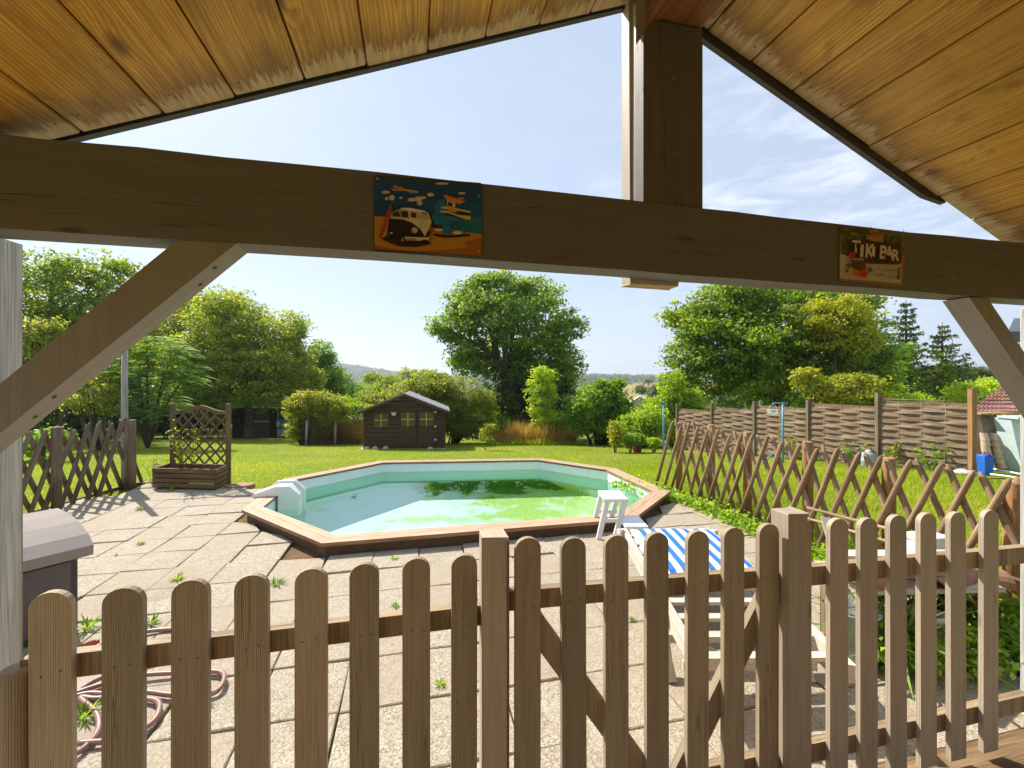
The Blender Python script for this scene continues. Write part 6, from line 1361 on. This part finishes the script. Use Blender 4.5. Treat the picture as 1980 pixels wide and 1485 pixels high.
for i, (lb, Y, b, bl, m, hue) in enumerate((
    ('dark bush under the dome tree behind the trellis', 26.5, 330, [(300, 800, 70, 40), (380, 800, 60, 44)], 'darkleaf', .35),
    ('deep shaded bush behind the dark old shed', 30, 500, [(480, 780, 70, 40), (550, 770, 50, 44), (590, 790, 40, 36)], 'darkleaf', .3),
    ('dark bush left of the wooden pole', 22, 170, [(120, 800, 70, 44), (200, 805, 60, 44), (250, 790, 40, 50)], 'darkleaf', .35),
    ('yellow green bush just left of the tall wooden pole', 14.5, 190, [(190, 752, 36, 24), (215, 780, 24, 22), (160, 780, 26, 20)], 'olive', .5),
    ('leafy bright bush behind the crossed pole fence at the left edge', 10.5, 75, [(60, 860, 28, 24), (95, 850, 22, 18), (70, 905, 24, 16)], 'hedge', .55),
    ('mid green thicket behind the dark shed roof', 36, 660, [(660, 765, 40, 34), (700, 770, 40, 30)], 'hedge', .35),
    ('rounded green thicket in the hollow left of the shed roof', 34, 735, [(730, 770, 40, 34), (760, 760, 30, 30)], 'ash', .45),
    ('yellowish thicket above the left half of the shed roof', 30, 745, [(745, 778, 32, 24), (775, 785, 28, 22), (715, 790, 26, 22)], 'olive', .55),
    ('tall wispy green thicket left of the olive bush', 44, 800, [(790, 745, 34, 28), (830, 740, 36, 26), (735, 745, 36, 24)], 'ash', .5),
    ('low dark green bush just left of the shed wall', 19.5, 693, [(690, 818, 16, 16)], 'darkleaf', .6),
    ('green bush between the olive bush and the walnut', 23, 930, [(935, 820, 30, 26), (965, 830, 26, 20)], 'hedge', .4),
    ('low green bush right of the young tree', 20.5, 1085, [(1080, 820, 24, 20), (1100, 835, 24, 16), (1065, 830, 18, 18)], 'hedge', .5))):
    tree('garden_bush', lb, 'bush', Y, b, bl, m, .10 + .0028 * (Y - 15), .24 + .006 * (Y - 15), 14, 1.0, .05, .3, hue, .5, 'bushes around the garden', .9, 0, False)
for i, (lb, Y, px, py, rx, ry, m) in enumerate((
    ('small round clipped shrub by the hedge', 13.6, 1190, 840, 11, 22, 'vine'), ('tiny leafy shrub left of the pink pot', 13.4, 1218, 852, 9, 12, 'hedge'),
    ('low shrub at the foot of the turquoise post', 13.5, 1262, 856, 14, 10, 'bright'))):
    tree('small_shrub', lb, 'shrub', Y, px, [(px, py, rx, ry)], m, .07, .12, 14, 1.4, .02, .3, .5, .6, None, 1.0, 0, False)
tree('rose_bush', 'sparse little rose bush standing alone on the lawn right of the shed', 'shrub', 14.9, 941,
     [(936, 835, 11, 8), (948, 828, 8, 7), (942, 848, 9, 7)], 'olive', .07, .14, 7, .8, .02, .25, .5, .8, None, 1.0, 0, True)
# climbers against the woven fence
for i, (lb, px, dy, hh) in enumerate((('bramble shoots against the woven fence left of the canister', 1545, .2, .45), ('bramble growing over the canister beside the fence post', 1650, .2, .5), ('thin creeper right of the canister', 1720, .2, .55), ('leafy creeper at the foot of the widest woven panel', 1795, .2, .5), ('dry creeper behind the blue clothes line post', 1520, .25, .6))):
    g, Y = wfp(px, dy); stems('creeper', lb, 'creeper', g, 8, hh, .35, 'olive' if i in (2, 4) else 'hedge', .085, 18, 20 + i, 'creepers on the woven fence')
# feathery sumac with compound leaves
def sumac(Y, base_px, bl):
    g = ground(base_px, Y); t = thing('sumac_tree', 'feathery sumac with long compound leaves behind the wooden pole', 'tree', g); B = px_blobs(bl, Y); Q, Hh = [], []; mb = MB()
    for c, r in B:
        n = int(120 * r[0] * r[2] / .8) + 50
        for _ in range(n):
            d = unit(RNG.normal(size=3) + np.array([SN * -.5, -.5, .35])); p = np.array(c) + d * np.array(r) * RNG.uniform(.55, 1.0); L = RNG.uniform(.36, .62)
            h = unit(np.array([d[0] + RNG.normal() * .5, d[1] + RNG.normal() * .5, .25])); sd_ = unit(np.cross(h, [0, 0, 1])); hv = RNG.normal(.5, .16)
            m = 10
            for k in range(1, m + 1):
                s = k / m; q = p + h * L * s + np.array([0, 0, -.42 * L * s * s])
                for sg in (-1, 1):
                    ll = .15 * math.sin(math.pi * (.15 + .8 * s)) + .04; dirv = unit(sd_ * sg + h * .45 + np.array([0, 0, -.30])); e = q + dirv * ll; w = unit(np.cross(dirv, [0, 0, 1.0])) * .026
                    Q.append([q, q + dirv * ll * .45 - w, e, q + dirv * ll * .45 + w]); Hh.append(hv + RNG.normal() * .08)
        mb.tube([g, g.lerp(c, .55) + Vector((0, 0, .3)), c], [.05, .035, .012], 6)
    quads_mesh('crown', np.array(Q), np.array(Hh), M['sumac'], t); mb.build('trunk', M['bark'], t)
sumac(16.0, 285, [(285, 672, 52, 28), (330, 690, 40, 32), (265, 715, 44, 40), (320, 740, 50, 34), (225, 740, 30, 40), (360, 725, 24, 22), (300, 790, 50, 30)])
# two thin conifers
def conifer(label, Y, px, ytop, ybase, wid, seed, dens=1.0):
    rs = np.random.default_rng(seed); g = ground(px, Y); top = at(px, ytop, Y); t = thing('conifer_tree', label, 'conifer', g, 'thin conifers beyond the fence'); mb = MB(); Hh_ = top.z - g.z; mb.tube([g, g.lerp(top, .5), top], [.15, .10, .012], 8); C, D_, S = [], [], []
    z = .25
    while z < .985:
        nb = 6 if z < .9 else 4; a0 = rs.uniform(0, 6.28); Lm = wid / F * Y * (1.05 - z) ** .75 * 1.15
        for b in range(nb):
            if rs.random() > dens: continue
            a = a0 + b * 6.283 / nb + rs.normal() * .25; L = Lm * rs.uniform(.55, 1.1); p0 = g + Vector((0, 0, Hh_ * z)); dirv = Vector((math.cos(a), math.sin(a), .10)); e = p0 + dirv * L + Vector((0, 0, .02 * L)); mid = p0 + dirv * L * .55 + Vector((0, 0, -.10 * L)); mb.tube([p0, mid, e], [.022, .014, .004], 4)
            nn = int(14 + 34 * L)
            for f in rs.uniform(.15, 1.0, nn):
                q = p0.lerp(mid, f / .55) if f < .55 else mid.lerp(e, (f - .55) / .45); sdv = Vector((-math.sin(a), math.cos(a), 0)) * rs.normal() * .15 * L * (1.1 - f); C.append(q + sdv + Vector((0, 0, -abs(rs.normal()) * .09))); D_.append((dirv * .5 + sdv.normalized() * .6 + Vector((0, 0, -.45 - .4 * rs.random()))).normalized()); S.append(rs.uniform(.14, .28))
        z += .042
    C, D_, S = np.array(C), np.array(D_), np.array(S); V = leaf_quads(C, unit(RNG.normal(size=C.shape) + np.array([0, 0, .3])), S, .30, D_); quads_mesh('crown', V, RNG.normal(.45, .2, len(C)), M['needle'], t); mb.build('trunk', M['bark'], t)
    return t
conifer('taller thin spruce with drooping branches right of the maple', 25, 1752, 578, 790, 62, 5)
conifer('shorter bare topped spruce with wispy branches near the right brace', 25, 1822, 622, 790, 70, 6, .8)
tree('ivy_growth', 'ivy covered lower trunk of the taller spruce', 'shrub', 24.6, 1752, [(1750, 700, 13, 40), (1752, 745, 18, 34), (1740, 770, 24, 22)], 'hedge', .13, .28, 12, 1.0, .04, .3, .4, .6, None, .8, 0, False)
tree('ivy_growth', 'ivy covered lower trunk of the shorter spruce', 'shrub', 24.6, 1822, [(1822, 720, 11, 36), (1820, 760, 18, 26)], 'ash', .13, .28, 12, 1.0, .04, .3, .4, .6, None, .8, 0, False)
for lb, Y, b, bl, m, hue in (('light green leafy bush between the two spruces', 22, 1720, [(1722, 765, 22, 22), (1770, 780, 40, 14), (1700, 740, 14, 24)], 'bright', .45),
                             ('long dark hedge on the skyline right of the spruces', 48, 1850, [(1740, 725, 50, 14), (1810, 722, 60, 14), (1880, 728, 50, 18), (1930, 738, 40, 14)], 'darkleaf', .75),
                             ('lime green bush above the red roof', 19, 1895, [(1880, 755, 30, 13), (1915, 745, 26, 11), (1855, 765, 26, 14)], 'bright', .75),
                             ('dark green bush below the skyline hedge at the right', 30, 1840, [(1830, 765, 40, 22), (1880, 770, 40, 18), (1780, 765, 30, 22)], 'hedge', .3)):
    tree('garden_bush', lb, 'bush', Y, b, bl, m, .12 + .003 * (Y - 15), .27 + .006 * (Y - 15), 14, 1.0, .05, .3, hue, .5, 'bushes around the garden', .9, 0, False)
# scattered valley trees one can tell apart
for lb, Y, px, py, rx, ry in (('round tree in the dry field beyond the hedge', 150, 1239, 753, 9, 9), ('dark tree beside the far pale house', 120, 1265, 760, 12, 14), ('small tree at the edge of the field near the big maple', 135, 1282, 755, 10, 14), ('tree group on the ridge above the field', 420, 1253, 737, 5, 3)):
    tree('valley_tree', lb, 'tree', Y, px, [(px, py, rx, ry), (px + rx * .5, py + ry * .4, rx * .7, ry * .7)], 'far', .35 + Y * .0022, .7 + Y * .004, 10, .9, .2, .3, .5, .5, 'trees in the valley', 1.0, 0, True)
# wooded valley and ridges: a mass nobody could count
def woods():
    Vs, Hs = [], []; rs = np.random.default_rng(3)
    for Y0, Y1, x0, x1, n, r0 in ((48, 110, -.50, .17, 150, 1.9), (110, 260, -.55, .22, 210, 3.2), (260, 640, -.5, .22, 330, 5.0), (650, 1500, -.62, .34, 900, 7.0), (60, 200, .45, 1.2, 150, 3.0), (200, 900, .4, 1.3, 260, 6.), (1200, 1900, -.1, .5, 500, 8)):
        for _ in range(n):
            Y = Y0 * (Y1 / Y0) ** rs.random(); xr = rs.uniform(x0, x1)
            if 200 < Y < 720 and xr > .20 and xr < .45: continue
            if 60 < Y < 130 and .24 < xr < .34: continue
            X = xr * Y; r = r0 * rs.uniform(.6, 1.25); g = cu(X, Y, float(terr(X, Y))); nlf = int(np.clip(9000 / Y, 26, 150))
            d = unit(rs.normal(size=(nlf, 3))); d[:, 2] = np.abs(d[:, 2]); rr = r * (.75 + .3 * rs.random(nlf)); C = np.array(g) + d * rr[:, None] * np.array([1, 1, 1.15]) + np.array([0, 0, r * .1]); V = leaf_quads(C, unit(d + rs.normal(size=(nlf, 3)) * .5), rs.uniform(.5, 1.0, nlf) * r * .62, .85); Vs.append(V); Hs.append(rs.normal(.45, .2) + rs.normal(size=nlf) * .12)
    tag(quads_mesh('woodland', np.concatenate(Vs), np.concatenate(Hs), M['far']), 'wooded valley and ridge beyond the garden', 'woods', kind='stuff')
woods()

# ------------------------------------------------------------------ lawn grass, dry grass
def blades(name, n, region, hgt, wid, mat, label, cat, lean=.5):
    X, Y = region(n); X, Y = np.array(X), np.array(Y); Z = terr(X, Y); U, Vv = X * CS + Y * SN, -X * SN + Y * CS; n = len(X); h = hgt * RNG.uniform(.45, 1.3, n) * (1 + (.35 * np.sin(X * 2.3 + np.sin(Y * 3)) + .2 * np.sin(X * 6.1) if hgt > .1 else 0)); a = RNG.uniform(0, 6.283, n); w = wid * RNG.uniform(.6, 1.3, n); b = np.stack([U, Vv, Z - .004], -1); s = np.stack([np.cos(a), np.sin(a), np.zeros(n)], -1); la = RNG.uniform(0, 6.283, n)
    ln = np.stack([np.cos(la), np.sin(la), np.zeros(n)], -1) * (h * lean * RNG.uniform(.2, 1, n))[:, None]; tip = b + ln + np.array([0, 0, 1.0]) * h[:, None]; V = np.stack([b - s * w[:, None] / 2, b + s * w[:, None] / 2, tip], 1)
    hue = RNG.normal(.45, .2, n) + (.2 * np.sin(X * 3.7 + 1) if hgt > .3 else 0) + .26 * np.sin(X * 1.1 + np.sin(Y * .8) * 2) * np.sin(Y * .7 + 1) + .10 * ss(0, 8, X)
    return tag(quads_mesh(name, V, hue, M[mat], None, 3), label, cat, kind='stuff')
LAWNP = [(-4.2, 7.85), (-2.6, 7.7)]
def lawn_region(n):
    Y = 4.0 + 20 * RNG.random(n * 2) ** 1.5; X = RNG.uniform(-1.22, 1.22, n * 2) * Y; U, V = X * CS + Y * SN, -X * SN + Y * CS
    ok = np.ones(len(X), bool)
    for i, (p, q) in enumerate(zip(U, V)):
        if Y[i] < 9.2 and (inpoly(p, q, PAVE) or inside((p, q), OUT) or (q < 1.5)): ok[i] = False
        elif p < -4.2 - (7.86 - q) * .19 + .03 and q < 5.0: ok[i] = False
    X, Y = X[ok], Y[ok]; return X[:n], Y[:n]
blades('lawn_grass', 150000, lawn_region, .045, .012, 'grass', 'short sunlit lawn grass', 'grass')
def near_right(n):
    Y = RNG.uniform(2.6, 8.6, n); u = RNG.uniform(3.62, 9.5, n); v = RNG.uniform(1.9, 8.5, n); X, Y = u * CS - v * SN, u * SN + v * CS; return X, Y
blades('lawn_grass', 45000, near_right, .055, .010, 'grass', 'rougher lawn grass behind the right lattice fence', 'grass', .8)
def dry(px0, px1, Y0, Y1):
    def f(n):
        Y = RNG.uniform(Y0, Y1, n); px = RNG.uniform(px0, px1, n); return (px - 990) / F * Y, Y
    return f
blades('dry_grass', 9000, dry(955, 1110, 18.3, 20.0), .62, .022, 'straw', 'tall orange dry grass below the walnut tree', 'grass', .75)
blades('dry_grass', 7000, dry(598, 700, 18.7, 19.8), .78, .022, 'straw', 'tall golden dry grass between the wire fence and the shed', 'grass', .7)
blades('rough_grass', 6000, dry(940, 1130, 17.9, 19.0), .22, .02, 'grass', 'green rough grass along the far lawn edge', 'grass', .5)

# ------------------------------------------------------------------ the air: far hills fade towards pale blue
hb = MB(); hb.box(-6700, 6700, -1300, 7200, -14.5, 112)
hm = bpy.data.materials.new('haze_air'); hm.use_nodes = True; ht = hm.node_tree; ht.nodes.clear()
ho = ht.nodes.new('ShaderNodeOutputMaterial'); hv = ht.nodes.new('ShaderNodeVolumePrincipled')
hv.inputs['Color'].default_value = (.80, .88, 1.0, 1); hv.inputs['Density'].default_value = .0003; hv.inputs['Anisotropy'].default_value = .3
ht.links.new(hv.outputs[0], ho.inputs['Volume'])
tag(hb.build('haze', hm), kind='stuff')
